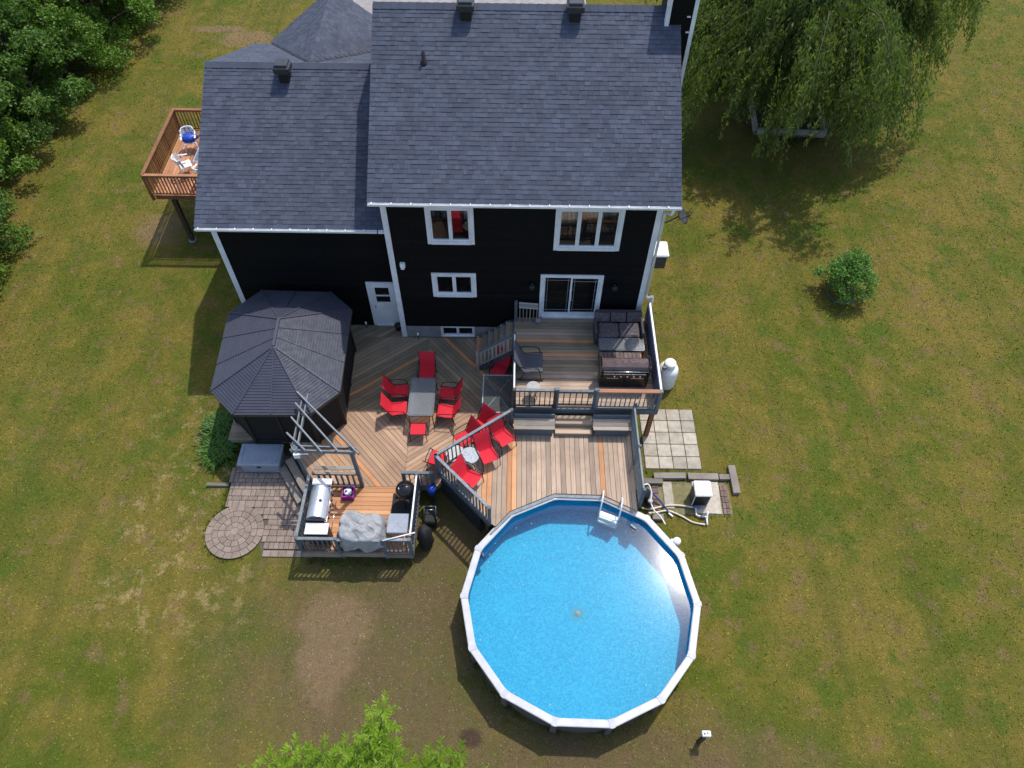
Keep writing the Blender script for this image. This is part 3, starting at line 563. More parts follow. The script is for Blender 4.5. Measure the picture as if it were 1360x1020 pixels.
def railing(par, p0, p1, z, h, top=None, bal=None, sp=.13, wd=.036, posts=(1, 1), z1=None, cap=.085):
    top = top or BLUEGREY_TOP; bal = bal or BLUEGREY; z1 = z if z1 is None else z1
    a, b = (p0[0], p0[1]), (p1[0], p1[1]); m = MB()
    m.bar((*a, z + h), (*b, z1 + h), cap, .035)
    r = m.build('railing', top, par); MB().bar((*a, z + .09), (*b, z1 + .09), .04, .07).build('bottom_rail', bal, r); u = MB(); u.bar((*a, z + h - .062), (*b, z1 + h - .062), .036, .08); u.build('rail_board', bal, r)
    baluster_run(r, a, b, z + .126, z1 + .126, z + h - .1, z1 + h - .1, sp, wd, bal)
    for on, q, zz in ((posts[0], a, z), (posts[1], b, z1)):
        if on: MB().frust((q[0], q[1], zz + (h + .06) / 2 - .12), (.1, .1), h + .24, .008).build('post', bal, r)
    return r
ZL, ZP, ZU = .7, 1.38, 1.9
# lower deck
low = thing('lower_deck', (-3.2, 13.5, G), 'low wooden deck of diamond-laid boards between the gazebo and the dining table', 'deck')
r = random.Random(3)
def pk(mats, weights, orange=()):
    rr = random.Random(str(weights)); 
    def f(k, P):
        if k in orange: return mats[2]
        return rr.choices(mats, weights)[0]
    return f
pickU = lambda ms, org: (lambda k, P: ms[2] if k % 19 in org else ms[1])  # house half of the deck gets the moss-and-shade boards
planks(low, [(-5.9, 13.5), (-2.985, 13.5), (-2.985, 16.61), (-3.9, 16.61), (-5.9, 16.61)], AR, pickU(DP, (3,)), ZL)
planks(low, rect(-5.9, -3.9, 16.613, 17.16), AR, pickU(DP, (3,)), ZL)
planks(low, rect(-2.975, .0, 13.5, 16.61), AF, pickU(DM, (6,)), ZL)
tanp = lambda ms: (lambda k, P: random.choices(ms, (.84, .0, .16))[0])
planks(low, [(-6.2, 10.63), (-3.325, 10.63), (-3.325, 13.49), (-5.9, 13.49), (-7.2, 12.24)], AF, tanp(DM), ZL)
planks(low, [(-3.315, 10.63), (-2.35, 10.63), (.0, 12.3), (.0, 13.49), (-3.315, 13.49)], AR, tanp(DP), ZL)
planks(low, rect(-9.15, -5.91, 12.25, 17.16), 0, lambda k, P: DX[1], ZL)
planks(low, rect(-6.04, -2.85, 8.44, 10.62), 0, lambda k, P: random.choices(DX, (.12, .0, .88))[0], ZL)
m = MB()
for P in (rect(-9.13, -3.92, 12.3, 17.1), rect(-3.95, -.02, 12.35, 16.58), [(-6.15, 10.65), (-2.37, 10.65), (-.03, 12.32), (-7.1, 12.31)], rect(-6.0, -2.88, 8.48, 10.66)): m.prism(P, ZL - .26, ZL - .045 - .002 * len(m.V) / 8)
m.build('joists', GREYWOOD, low)
for x in (-5.95, -4.95, -3.65, -2.93): MB().bx(x - .05, x + .05, 8.5, 8.6, G - .1, ZL - .27).build('post', BLUEGREY, low)
for a, b in (((-6.06, 8.42), (-4.95, 8.42)), ((-3.6, 8.42), (-2.83, 8.42)), ((-4.94, 8.44), (-3.61, 8.44)), ((-2.83, 8.43), (-2.83, 10.6)), ((-6.06, 8.43), (-6.06, 10.55))): MB().bar((*a, ZL - .12), (*b, ZL - .12), .03, .22).build('fascia', GREYWOOD, low)
H = .92
railing(low, (-6.03, 10.45), (-6.06, 8.5), ZL, H, sp=.12); railing(low, (-6.06, 8.48), (-4.95, 8.48), ZL, H, posts=(0, 1)); railing(low, (-3.62, 8.48), (-2.86, 8.48), ZL, H, posts=(1, 1), sp=.12)
m = MB().bar((-4.93, 8.46, ZL + H - .03), (-3.65, 8.46, ZL + H - .03), .08, .035).build('railing', BLUEGREY_TOP, low); MB().bar((-4.93, 8.46, ZL + .1), (-3.65, 8.46, ZL + .1), .04, .07).build('bottom_rail', BLUEGREY, m)
railing(low, (-2.84, 8.6), (-2.82, 10.58), ZL, H, top=WHITE, posts=(0, 1), cap=.045); railing(low, (-3.24, 10.63), (-2.38, 10.63), ZL, H, top=BLUEGREY, posts=(1, 1), sp=.17, wd=.03)  # white cap on the first rail paints in its sunlit top
railing(low, (-6.0, 10.64), (-4.62, 10.64), ZL, .8, top=GREYWOOD, posts=(0, 0), sp=.17, wd=.05)
MB().bar((-5.95, 10.78, ZL + .86), (-5.28, 10.78, ZL + .86), .13, .03).build('shelf', GREYWOOD, low); MB().bar((-5.26, 10.78, ZL + .86), (-4.66, 10.79, ZL + .9), .13, .03).build('shelf', GREYWOOD, low)
# diagonal steps down to the pavers
st = thing('patio_steps', (-6.9, 11.0, G), 'two grey wooden steps cut diagonally from the low deck to the pavers', 'steps')
d = Vector((.72, -1.05, 0)).normalized(); nrm = Vector((-d.y, d.x, 0)) * -1
for i, (z, off) in enumerate(((.51, .15), (.32, .44))):
    a = Vector((-7.0, 11.75, z)) + nrm * off + d * (.02 * i); MB().bar(a, a + d * (1.38 + .1 * i), .25, .04).build('tread', GREYWOOD, st)
    a.z = (G + z - .02) / 2 + .0; MB().bar(a + nrm * .08, a + nrm * .08 + d * (1.34 + .1 * i), .02, z - .02 - G).build('riser', BLUEGREY, st)
# upper deck
upd = thing('upper_deck', (2.3, 14.7, G), 'raised wooden deck outside the patio door', 'deck')
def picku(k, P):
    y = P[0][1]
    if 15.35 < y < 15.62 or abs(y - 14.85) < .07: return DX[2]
    return DX[1] if y > 14.3 and random.random() < .62 else DX[0]  # darker boards towards the wall: moss plus painted house shade
planks(upd, rect(.05, 4.58, 12.86, 16.58), 0, picku, ZU)
m = MB(); m.bx(.07, 4.55, 12.9, 16.55, ZU - .24, ZU - .045); m.build('joists', GREYWOOD, upd)
MB().bar((.03, 12.83, ZU - .13), (4.6, 12.83, ZU - .13), .035, .25).build('fascia', BLUEGREY, upd); MB().bar((.025, 12.84, ZU - .13), (.025, 16.5, ZU - .13), .03, .25).build('fascia', BLUEGREY, upd)
MB().bar((4.605, 12.84, ZU - .12), (4.605, 16.6, ZU - .12), .035, .24).build('fascia', STAIN, upd)
for x, y in ((4.5, 12.98), (4.5, 15.8), (.15, 15.8)): MB().bx(x - .07, x + .07, y - .07, y + .07, G - .1, ZU - .25).build('post', STAIN, upd)
DBAL = plain('dark_stained_baluster', (.05, .04, .036), (.035, .03, .028), .6); railing(upd, (.08, 12.88), (1.34, 12.88), ZU, H, bal=DBAL, sp=.15, wd=.03)
for x in (1.37, 2.6): MB().frust((x, 12.9, ZU + .42), (.16, .1), 1.1, .01).build('gate_post', BLUEGREY, upd)
railing(upd, (2.64, 12.88), (4.56, 12.88), ZU, H, top=STAINFLOOR, bal=BLUEGREY_TOP, sp=.14, wd=.03, cap=.13)
g = railing(upd, (1.42, 12.93), (2.56, 12.93), ZU, H - .1, top=BLUEGREY, bal=DBAL, posts=(0, 0), sp=.19, wd=.03); g.name = 'gate'
railing(upd, (.07, 12.95), (.07, 15.1), ZU, H, top=WHITE, posts=(0, 1), sp=.1, wd=.03, cap=.045)  # sun on this rail top is painted as a white cap
# right-hand privacy panel of upright boards
pn = MB(); pn.bar((4.56, 12.95, ZU + H), (4.56, 16.5, ZU + H), .06, .035); pn = pn.build('railing', WHITE, upd); f = None
for i in range(27):
    y = 13.0 + i * .131
    if f is None: f = MB().bx(4.51, 4.54, y, y + .118, ZU + .02, ZU + H - .02).build('board', plain('slate_blue_board', (.1, .12, .19), (.075, .09, .15), .6, objvar=.2), pn); b = WO[f.name].copy()
    else: again(f, b + Vector((0, i * .131, 0)), pn)
gt = thing('folded_gate', (.5, 16.5, ZU), 'weathered gate section folded against the wall beside the patio door', 'gate')
for i in range(3): MB().bar((.2, 16.44 - i * .075, 2.79 - i * .02), (.84, 16.42 - i * .075, 2.75 - i * .02), .06, .025).build('slat', wood('pale_gate_wood', (.4, .37, .33), (.3, .27, .24), (.45, .42, .38)) if i == 0 else bpy.data.materials['pale_gate_wood'], gt)
for i in range(6): MB().bx(.22 + i * .115, .25 + i * .115, 16.38, 16.41, ZU, 2.72).build('baluster', GREYWOOD, gt)
MB().frust((.1, 16.45, ZU + .48), (.1, .1), .98, .01).build('post', BLUEGREY, gt)
# stairs from the low deck to the upper deck
stt = thing('deck_stairs', (-.6, 15.9, ZL), 'weathered stairs climbing along the house wall to the raised deck', 'stairs')
for i in range(6):
    z = ZL + .1714 * (i + 1); x = -1.27 + i * .208
    MB().bx(x, x + .235, 15.2, 16.56, z - .04, z).build('tread', STAINFLOOR if i == 0 else DY[1] if i % 2 else GREYWOOD, stt)
for y in (15.22, 16.52): MB().bar((-1.2, y, ZL + .02), (.0, y, ZU - .16), .04, .24).build('stringer', BLUEGREY, stt)
MB().bx(-1.27, -1.235, 15.2, 16.56, ZL, ZL + .13).build('riser', STAINFLOOR, stt)
railing(stt, (-1.18, 15.17), (-.03, 15.17), ZL + .2, .8, top=BLUEGREY, bal=bpy.data.materials['pale_gate_wood'], sp=.125, wd=.06, posts=(1, 0), z1=ZL + 1.12)
# pool deck
pdk = thing('pool_deck', (.9, 11.0, G), 'raised wooden deck wrapped around the back of the pool', 'deck')
def lowy(x):
    ys = []
    if x <= -.55: ys.append(10.84 + (x + 2.21) * (9.12 - 10.84) / (-.55 + 2.21))
    for k in range(14):
        a, b = pv(3.26, k, 0), pv(3.26, k + 1, 0)
        lo, hi = sorted((a[0], b[0]))
        if lo <= x <= hi and (a[1] + b[1]) / 2 > PC[1]: ys.append(a[1] + (b[1] - a[1]) * (x - a[0]) / (b[0] - a[0]))
    return max(ys)
def highy(x): return 12.84 if x > .0 else 10.84 + (x + 2.21) * (12.47 - 10.84) / 2.2
vx = sorted(pv(3.26, k, 0)[0] for k in range(14))
x = -2.2; i = 0
while x < 3.74:
    x1 = min(x + .138, 3.76); cuts = [x] + [v for v in vx + [-.55, .0] if x < v < x1] + [x1]
    lo = [(c, lowy(c)) for c in cuts]; hi = [(c, highy(c if c != 0 else -1e-6)) for c in reversed(cuts)]
    mt = DY[2] if i in (9, 10, 14, 15, 33) else DY[0]
    MB().prism(lo + hi, ZP - .035, ZP + random.uniform(-.003, .003)).build('plank', mt, pdk); x += .149; i += 1
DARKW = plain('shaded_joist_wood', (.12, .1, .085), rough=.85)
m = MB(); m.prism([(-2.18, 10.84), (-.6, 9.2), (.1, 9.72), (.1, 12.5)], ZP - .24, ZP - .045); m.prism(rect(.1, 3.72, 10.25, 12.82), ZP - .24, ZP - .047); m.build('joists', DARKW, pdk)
for k, f0, f1, mt in ((12, .3, 1, GREYWOOD), (13, 0, 1, BLUEGREY_TOP), (0, 0, 1, BLUEGREY_TOP), (1, 0, .62, BLUEGREY_TOP)):
    q = lambda r_, f: tuple(pv(r_, k, 0)[i] + (pv(r_, k + 1, 0)[i] - pv(r_, k, 0)[i]) * f for i in (0, 1))
    MB().prism([q(3.25, f0), q(3.25, f1), q(3.2 if k == 1 else 3.15, f1), q(3.15, f0)], ZR + .018, ZR + .045).build('edge_board', mt, pdk)
railing(pdk, (0.0, 12.49), (-2.22, 10.86), ZP, H, sp=.135, wd=.03); railing(pdk, (-2.22, 10.84), (-.6, 9.18), ZP, H, sp=.135, posts=(1, 1))
MB().bar((-2.22, 10.82, ZP - .14), (-.6, 9.14, ZP - .14), .03, .22).build('fascia', BLUEGREY, pdk)
def lattice(par, p0, p1, z0, z1, mat, sp=.115, name='lattice_panel'):
    p0, p1 = Vector((*p0, 0)), Vector((*p1, 0)); L = (p1 - p0).length; d = (p1 - p0) / L; h = z1 - z0; m = MB(); nrm = Vector((-d.y, d.x, 0))
    for sgn in (1, -1):
        s = -h
        while s < L:
            a0, a1 = max(s, 0), min(s + h, L)
            if a1 - a0 > .02:
                za, zb = (z0 + (a0 - s), z0 + (a1 - s)) if sgn > 0 else (z1 - (a0 - s), z1 - (a1 - s))
                A = p0 + d * a0 + nrm * (.006 * sgn); B_ = p0 + d * a1 + nrm * (.006 * sgn); m.bar((A.x, A.y, za), (B_.x, B_.y, zb), .01, .036, upv=(0, 0, 1))
            s += sp
    return m.build(name, mat, par, kind='stuff')
rr = MB().bar((3.81, 9.8, ZP + H), (3.79, 12.75, ZP + H), .05, .035).build('railing', BLUEGREY_TOP, pdk); MB().bar((3.79, 9.8, ZP + .05), (3.77, 12.75, ZP + .05), .04, .06).build('bottom_rail', BLUEGREY, rr)
lattice(rr, (3.79, 9.82), (3.77, 12.73), ZP + .08, ZP + H - .02, BLUEGREY_TOP, .15)
for y in (9.8, 11.25, 12.72): MB().frust((3.83, y, ZP + .4), (.09, .09), 1.15, .008).build('post', BLUEGREY, rr)
LATD = plain('dark_lattice', (.03, .032, .034), rough=.7)
lattice(pdk, (-2.15, 10.72), (-.9, 9.4), G + .02, ZP - .26, LATD, .13, 'skirt_lattice')
for x, y in ((-2.1, 10.85), (-.7, 9.5), (3.7, 9.9), (3.7, 12.3), (0.2, 12.3)): MB().bx(x - .05, x + .05, y - .05, y + .05, G - .1, ZP - .25).build('post', DARKW, pdk)
lattice(pdk, (3.74, 9.85), (3.74, 12.7), G + .02, ZP - .1, BLUEGREY, .13, 'skirt_lattice')
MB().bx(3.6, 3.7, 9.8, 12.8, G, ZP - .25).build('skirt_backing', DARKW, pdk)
# steps and benches between the two
sp_ = thing('pool_deck_steps', (1.95, 12.4, ZP), 'short wooden steps between two benches below the raised deck gate', 'steps')
for y0, y1, z in ((12.38, 12.68, 1.73), (12.13, 12.42, 1.555)):
    MB().bx(1.37, 2.53, y0, (y0 + y1) / 2 - .005, z - .04, z).build('tread', DX[0], sp_); MB().bx(1.37, 2.53, (y0 + y1) / 2 + .005, y1, z - .04, z).build('tread', DX[1], sp_); MB().bx(1.38, 2.52, y0 + .02, y0 + .04, z - .172, z - .042).build('riser', DX[1], sp_)
for x0, x1, l in ((.08, 1.35, 'built-in bench beside the steps, left of the raised deck gate as one climbs'), (2.54, 3.72, 'built-in bench beside the steps, next to the lattice side of the pool deck')):
    bn = thing('bench', ((x0 + x1) / 2, 12.3, ZP), l, 'bench')
    for i in range(3): MB().bx(x0, x1, 12.1 + i * .142, 12.1 + i * .142 + .132, 1.785, 1.82).build('slat', GREYWOOD, bn)
    MB().bx(x0 + .06, x1 - .06, 12.15, 12.18, ZP, 1.782).build('front_panel', BLUEGREY, bn); MB().bx(x0 + .06, x0 + .1, 12.19, 12.5, ZP, 1.78).build('side_panel', BLUEGREY, bn); MB().bx(x1 - .1, x1 - .06, 12.19, 12.5, ZP, 1.78).build('side_panel', BLUEGREY, bn)
    MB().bx(x0, x1, 12.53, 12.57, 1.6, 1.98).build('backrest', BLUEGREY, bn)
# raised side deck on posts
rd = thing('rear_deck', (-11.7, 24, G), 'reddish stained balcony deck on tall posts beside the left wing', 'deck')
ZD = 2.5
planks(rd, rect(-13.75, -9.5, 21.95, 26.0), PI / 2, lambda k, P: STAINFLOOR, ZD)
MB().bx(-13.7, -9.52, 22.0, 25.95, ZD - .24, ZD - .04).build('joists', STAIN, rd)
for x, y in ((-13.05, 22.0), (-10.6, 22.0), (-13.05, 25.8)):
    MB().bx(x - .08, x + .08, y - .08, y + .08, G - .1, ZD - .24).build('post', plain('dark_brown_post', (.055, .035, .025), rough=.7) if y < 22.1 and x < -13 else bpy.data.materials['dark_brown_post'], rd); MB().cyl((x, y, G - .05), .16, .12, 16).build('footing', CONC, rd)
for a, b, ps in (((-13.78, 21.93), (-9.6, 21.93), (1, 0)), ((-13.78, 21.95), (-13.78, 26.0), (0, 1)), ((-13.78, 26.02), (-9.6, 26.02), (0, 0))): railing(rd, a, b, ZD, .95, top=STAIN, bal=STAIN, sp=.125, wd=.04, posts=ps, cap=.13)
for y in (23.3, 24.6): MB().frust((-13.86, y, ZD + .35), (.1, .1), 1.0, .01).build('post', STAIN, rd)
# ------------------------------------------------------------------ gazebo
gz = thing('gazebo', (-7.3, 14.5, ZL), 'dark octagonal hardtop gazebo with ribbed metal roof and screened walls', 'gazebo')
GROOF = plain('gazebo_metal_roof', (.052, .057, .08), (.044, .048, .068), .62, metal=.1, sc=2.5, bmp=.03)
ZE = 2.72
Ev = [(-8.31, 11.92), (-6.05, 11.95), (-5.25, 12.79), (-5.36, 16.12), (-6.14, 16.88), (-8.5, 16.93), (-9.36, 15.9), (-9.17, 12.76)]
A1, A2 = Vector((-7.26, 13.84, 3.58)), Vector((-7.31, 14.93, 3.58))
faces = [(0, 1, 'a'), (1, 2, 'a'), (2, 3, 'ab'), (3, 4, 'b'), (4, 5, 'b'), (5, 6, 'b'), (6, 7, 'ba'), (7, 0, 'a')]
def ribbed(P0, P1, T0, T1):                  # ribbed sheet from eave P0-P1 up to T0-T1
    P0, P1, T0, T1 = map(Vector, (P0, P1, T0, T1)); L = ((T0 + T1) / 2 - (P0 + P1) / 2).length; n = int(L / .09); m = MB(); nr = (P1 - P0).cross((T0 + T1) / 2 - P0).normalized()
    if nr.z < 0: nr = -nr
    rows = []
    for i in range(n):
        for f, h in ((i / n, 0), ((i + .55) / n, .0), ((i + .66) / n, .016), ((i + .92) / n, .016)): rows.append((P0 + (T0 - P0) * f + nr * h, P1 + (T1 - P1) * f + nr * h))
    rows.append((T0, T1)); V = [p for r_ in rows for p in r_]; m.add(V, [(2 * k, 2 * k + 1, 2 * k + 3, 2 * k + 2) for k in range(len(rows) - 1)]); return m
E3 = [Vector((x, y, ZE)) for x, y in Ev]
for i, j, w in faces:
    t0 = A1 if w[0] == 'a' else A2; t1 = A2 if w == 'ab' else A1 if w == 'ba' else t0
    e = .06; t0_ = t0 + (E3[i] - t0) * .008; t1_ = t1 + (E3[j] - t1) * .008
    if w in ('ab', 'ba'):
        for f0, f1 in ((0, .34), (.34, .68), (.68, 1)): ribbed(E3[i].lerp(E3[j], f0), E3[i].lerp(E3[j], f1), t0_.lerp(t1_, f0), t0_.lerp(t1_, f1)).build('roof_panel', GROOF, gz)
        for f in (.34, .68): MB().bar(E3[i].lerp(E3[j], f) + Vector((0, 0, .012)), t0_.lerp(t1_, f) + Vector((0, 0, .012)), .03, .03).build('seam', GROOF, gz)
    elif (E3[i] - E3[j]).length > 2:
        for f0, f1 in ((0, .5), (.5, 1)): ribbed(E3[i].lerp(E3[j], f0), E3[i].lerp(E3[j], f1), t0_.lerp(t1_, f0), t0_.lerp(t1_, f1)).build('roof_panel', GROOF, gz)
        MB().bar(E3[i].lerp(E3[j], .5) + Vector((0, 0, .012)), t0_.lerp(t1_, .5) + Vector((0, 0, .012)), .03, .03).build('seam', GROOF, gz)
    else: ribbed(E3[i], E3[j], t0_, t1_).build('roof_panel', GROOF, gz)
    MB().bar(E3[i] + Vector((0, 0, .014)), t0 + Vector((0, 0, .014)), .045, .04).build('hip_cap', GROOF, gz)
    MB().bar(E3[i] - Vector((0, 0, .06)), E3[j] - Vector((0, 0, .06)), .04, .12).build('eave_trim', DARKM, gz)
MB().bar(A1 + Vector((0, 0, .03)), A2 + Vector((0, 0, .02)), .09, .05).build('ridge_cap', GROOF, gz)
Cn = Vector((-7.3, 14.45, 0)); inn = [Cn + (Vector((x, y, 0)) - Cn) * .9 for x, y in Ev]
SCREEN = plain('dark_screen', (.005, .0048, .0048), (.004, .0038, .0038), .8, sc=10); GPOST = plain('bronze_post', (.014, .012, .011), rough=.6)
for i in range(8):
    p, q = inn[i], inn[(i + 1) % 8]; MB().frust((p.x, p.y, (ZL + ZE) / 2 - .02), (.11, .11), ZE - ZL - .04, .01).build('post', GPOST, gz)
    MB().bar((p.x, p.y, 1.68), (q.x, q.y, 1.68), .012, 1.85).build('screen', SCREEN, gz); MB().bar((p.x, p.y, ZL + .1), (q.x, q.y, ZL + .1), .05, .12).build('base_rail', GPOST, gz)
    if (p - q).length > 1.5:
        k = (p + q) / 2; MB().bx(k.x - .04, k.x + .04, k.y - .04, k.y + .04, ZL, ZE - .1).build('mullion', GPOST, gz)
# ------------------------------------------------------------------ arbor
ab = thing('arbor', (-5.5, 11.3, ZL), 'open corner arbor of grey-blue posts and slanting rafters over the patio steps', 'arbor')
FL, FR, BK = (-6.2, 10.68), (-4.59, 10.64), (-6.21, 12.42); ZA = 2.92
for q in (FL, FR, BK): MB().bx(q[0] - .05, q[0] + .05, q[1] - .05, q[1] + .05, ZL - .2, ZA).build('post', BLUEGREY, ab)
for a, b in ((FL, FR), (FL, BK)):
    a, b = Vector(a), Vector(b); d = (b - a).normalized(); nr = Vector((-d.y, d.x))
    for s in (-1, 1):
        p, q = a - d * .12 + nr * .07 * s, b + d * .14 + nr * .07 * s; MB().bar((p.x, p.y, ZA - .06), (q.x, q.y, ZA - .06), .036, .13).build('beam', BLUEGREY_TOP, ab)
for p, q in (((-6.5, 12.62), (-4.32, 10.46)), ((-6.42, 12.16), (-4.88, 10.5)), ((-6.45, 11.66), (-5.37, 10.5)), ((-6.48, 11.12), (-5.83, 10.53))): MB().bar((*p, ZA + .06), (*q, ZA + .06), .04, .11).build('rafter', BLUEGREY_TOP, ab)
MB().bar((-6.21, 12.3, 1.9), (-6.21, 12.42, 2.5), .05, .05).build('brace', BLUEGREY, ab)
lm = thing('arbor_lantern', (-6.15, 10.62, 2.5), 'small white lantern fixed at the front corner of the arbor', 'lantern')
MB().box((-6.15, 10.55, 2.72), (.16, .12, .2), .1).build('housing', WPL, lm); MB().bar((-6.1, 10.53, 2.8), (-5.8, 10.55, 2.8), .03, .03).build('arm', WPL, lm)
# ------------------------------------------------------------------ paving
PAVER = plain('mauve_brown_paver', (.26, .2, .16), (.19, .148, .12), .85, sc=5, bmp=.4, objvar=.14); SOIL = plain('joint_sand', (.1, .085, .065), rough=.95, sc=20)
pat = tag(MB().prism([(-8.93, 11.6), (-7.5, 12.2), (-6.1, 12.2), (-6.1, 8.52), (-7.42, 8.52), (-7.6, 8.95), (-8.9, 10.3)], G - .1, G + .012).build('paver_patio', SOIL), kind='structure')
cx, cy = -8.4, 9.3; rr = random.Random(11); y = 8.98
while y < 11.9:
    hh = rr.choice((.15, .2, .24)); x = -8.9 - rr.random() * .15
    while x < -6.12:
        w = rr.choice((.15, .2, .24, .3)); a, b = max(x, -8.9), min(x + w, -6.12); x += w
        mx, my = (a + b) / 2, y + hh / 2
        if b - a < .05 or math.hypot(mx - cx, my - cy) < .86: continue
        MB().frust((mx, my, G + .03), (b - a - .012, hh - .012), .05, .006).build('paver', PAVER, pat)
    y += hh
for i in range(9): MB().frust((-7.35 + i * .152, 8.86, G + .035), (.14, .2, ), .06, .006).build('paver', PAVER, pat)
for i in range(6): MB().frust((-7.3 + i * .235, 8.62, G + .015), (.225, .2), .05, .006).build('paver', PAVER, pat)
circ = tag(MB().cyl((cx, cy, G - .1), .86, .14, 40).build('paver_circle', SOIL), kind='structure')
MB().cyl((cx, cy, G + .03), .12, .045, 14).build('paver', PAVER, circ)
for r0, r1, n in ((.12, .3, 7), (.3, .5, 12), (.5, .68, 15), (.68, .88, 20)):
    o = rr.random()
    for k in range(n):
        a0, a1 = 2 * PI * (k + o) / n + .008 / r1, 2 * PI * (k + 1 + o) / n - .008 / r1; q = [a0 + (a1 - a0) * i / 3 for i in range(4)]
        MB().prism([(cx + (r1 - .006) * math.cos(a), cy + (r1 - .006) * math.sin(a)) for a in q] + [(cx + (r0 + .006) * math.cos(a), cy + (r0 + .006) * math.sin(a)) for a in reversed(q)], G + .03, G + .075 + rr.uniform(-.003, .003)).build('paver', PAVER, circ)
SLAB = plain('concrete_slab', (.43, .385, .31), (.3, .265, .21), .9, sc=4.5, bmp=.45, objvar=.2)
sl_ = tag(MB().bx(4.36, 6.2, 11.67, 14.02, G - .1, G + .006).build('slab_path', SOIL), kind='structure')
for i in range(4):
    for j in range(5): MB().frust((4.37 + .457 * (i + .5) - .02 * j / 5, 11.69 + .466 * (j + .5), G + .02), (.438, .447), .05, .01, random.uniform(-.012, .012)).build('slab', SLAB, sl_)
pad = tag(MB().bx(4.3, 6.95, 10.08, 11.25, G - .1, G + .006).build('equipment_pad', plain('mossy_gravel', (.2, .18, .09), (.13, .12, .05), .95, sc=6, bmp=.6)), kind='structure')
MB().frust((6.2, 10.68, G + .02), (.85, 1.12), .06, .01, -.03).build('slab', SLAB, pad); MB().frust((5.0, 10.75, G + .015), (.3, .95), .05, .01).build('slab', SLAB, pad)
BRK = plain('old_brick', (.2, .13, .11), (.13, .09, .08), .9, sc=9, bmp=.5, objvar=.25)
for i in range(4):
    for j in range(5):
        if (i, j) != (3, 0): MB().frust((6.72 + (i % 2) * .11 + .0, 10.2 + j * .205 + (i // 2) * .1, G + .02), (.1, .19), .05, .006, random.uniform(-.08, .08)).build('brick', BRK, pad) if i < 2 else None
for i in range(5): MB().frust((4.6, 10.3 + i * .2, G + .015), (.2, .18), .04, .006, random.uniform(-.06, .06)).build('brick', BRK, pad)
for i, (x0, x1, y0, y1, l) in enumerate(((4.59, 5.62, 11.29, 11.5, 'weathered landscape timber along the concrete slabs, nearer the pool deck'), (5.69, 6.66, 11.27, 11.5, 'weathered landscape timber at the outer end of the concrete slabs'), (4.25, 4.86, 11.1, 11.28, 'short timber lying beside the lattice skirt'), (7.04, 7.27, 10.8, 11.8, 'timber set crosswise at the lawn end of the timber edging'), (6.69, 7.02, 11.28, 11.47, 'short pale timber offcut joining the crosswise timber'), (4.4, 4.75, 9.85, 10.04, 'short timber block under the pool hoses'), (-9.66, -8.96, 10.83, 10.95, 'low edging timber sticking out into the lawn by the pavers'), (-8.97, -8.85, 10.97, 11.5, 'low edging timber between the lilies and the pavers'))):
    h = .15 if i < 6 else .1
    tag(MB().frust(((x0 + x1) / 2, (y0 + y1) / 2, G + h / 2 - .01), (x1 - x0, y1 - y0), h + .02, .01, random.uniform(-.02, .02)).build('landscape_timber', TIMBER), l, 'timber', 'landscape timbers')
# ------------------------------------------------------------------ pool equipment
ht = thing('pool_heater', (5.93, 10.63, G + .05), 'white pool heater cabinet with dark grille on the concrete pad', 'heater')
MB().bx(5.69, 6.16, 10.39, 10.86, G + .05, .84).build('cabinet', plain('heater_grey', (.1, .1, .1), rough=.5), ht); MB().frust((5.925, 10.62, .87), (.53, .54), .07, .03).build('lid', WPL, ht)
for i in range(6): MB().bx(5.71, 6.14, 10.372, 10.388, .25 + i * .09, .31 + i * .09).build('louvre', BLACKM, ht)
for x in (5.68, 6.155): MB().bx(x - .012, x + .012, 10.375, 10.4, G + .06, .83).build('corner_trim', WPL, ht)
MB().bx(5.85, 5.99, 10.34, 10.37, .8, .86).build('control_panel', BLACKM, ht); MB().bx(5.68, 6.17, 10.64, 10.645, .903, .908).build('lid_seam', BLACKM, ht)
pm = thing('pool_pump', (4.2, 10.5, G), 'black pool pump and sand filter in the corner by the lattice', 'pump')
m = MB(); m.lathe([(.2, 0), (.24, .1), (.24, .4), (.15, .55), (.06, .6)], 18, (4.12, 10.62, G)); m.build('filter_tank', BLACKM, pm, True); m = MB(); m.lathe([(.08, .0), (.11, .03), (.11, .22), (.07, .26)], 16, (4.33, 10.33, G + .15)); m.build('strainer', DARKM, pm, True)
MB().tube([(4.33, 10.33, G + .2), (4.2, 10.5, G + .22), (4.05, 10.3, G + .2)], .09, 10).build('motor', BLACKM, pm, True); m = MB(); m.cyl((4.33, 10.33, G + .41), .075, .03, 14); m.build('strainer_lid', plain('clear_lid', (.45, .47, .5), rough=.2), pm, True)
HOSE = plain('cream_hose', (.62, .56, .42), (.52, .46, .33), .5, sc=8); BLUEH = plain('blue_hose', (.03, .05, .2), rough=.5); YEL = plain('yellow_cable', (.6, .42, .03), rough=.5)
def spl(pts, n=6):
    out = []; P = [Vector(p) for p in pts]; P = [P[0]] + P + [P[-1]]
    for i in range(1, len(P) - 2):
        for k in range(n):
            t_ = k / n; a, b, c_, d = P[i - 1], P[i], P[i + 1], P[i + 2]; out.append(.5 * ((2 * b) + (c_ - a) * t_ + (2 * a - 5 * b + 4 * c_ - d) * t_ ** 2 + (3 * b - a - 3 * c_ + d) * t_ ** 3))
    return out + [P[-1]]
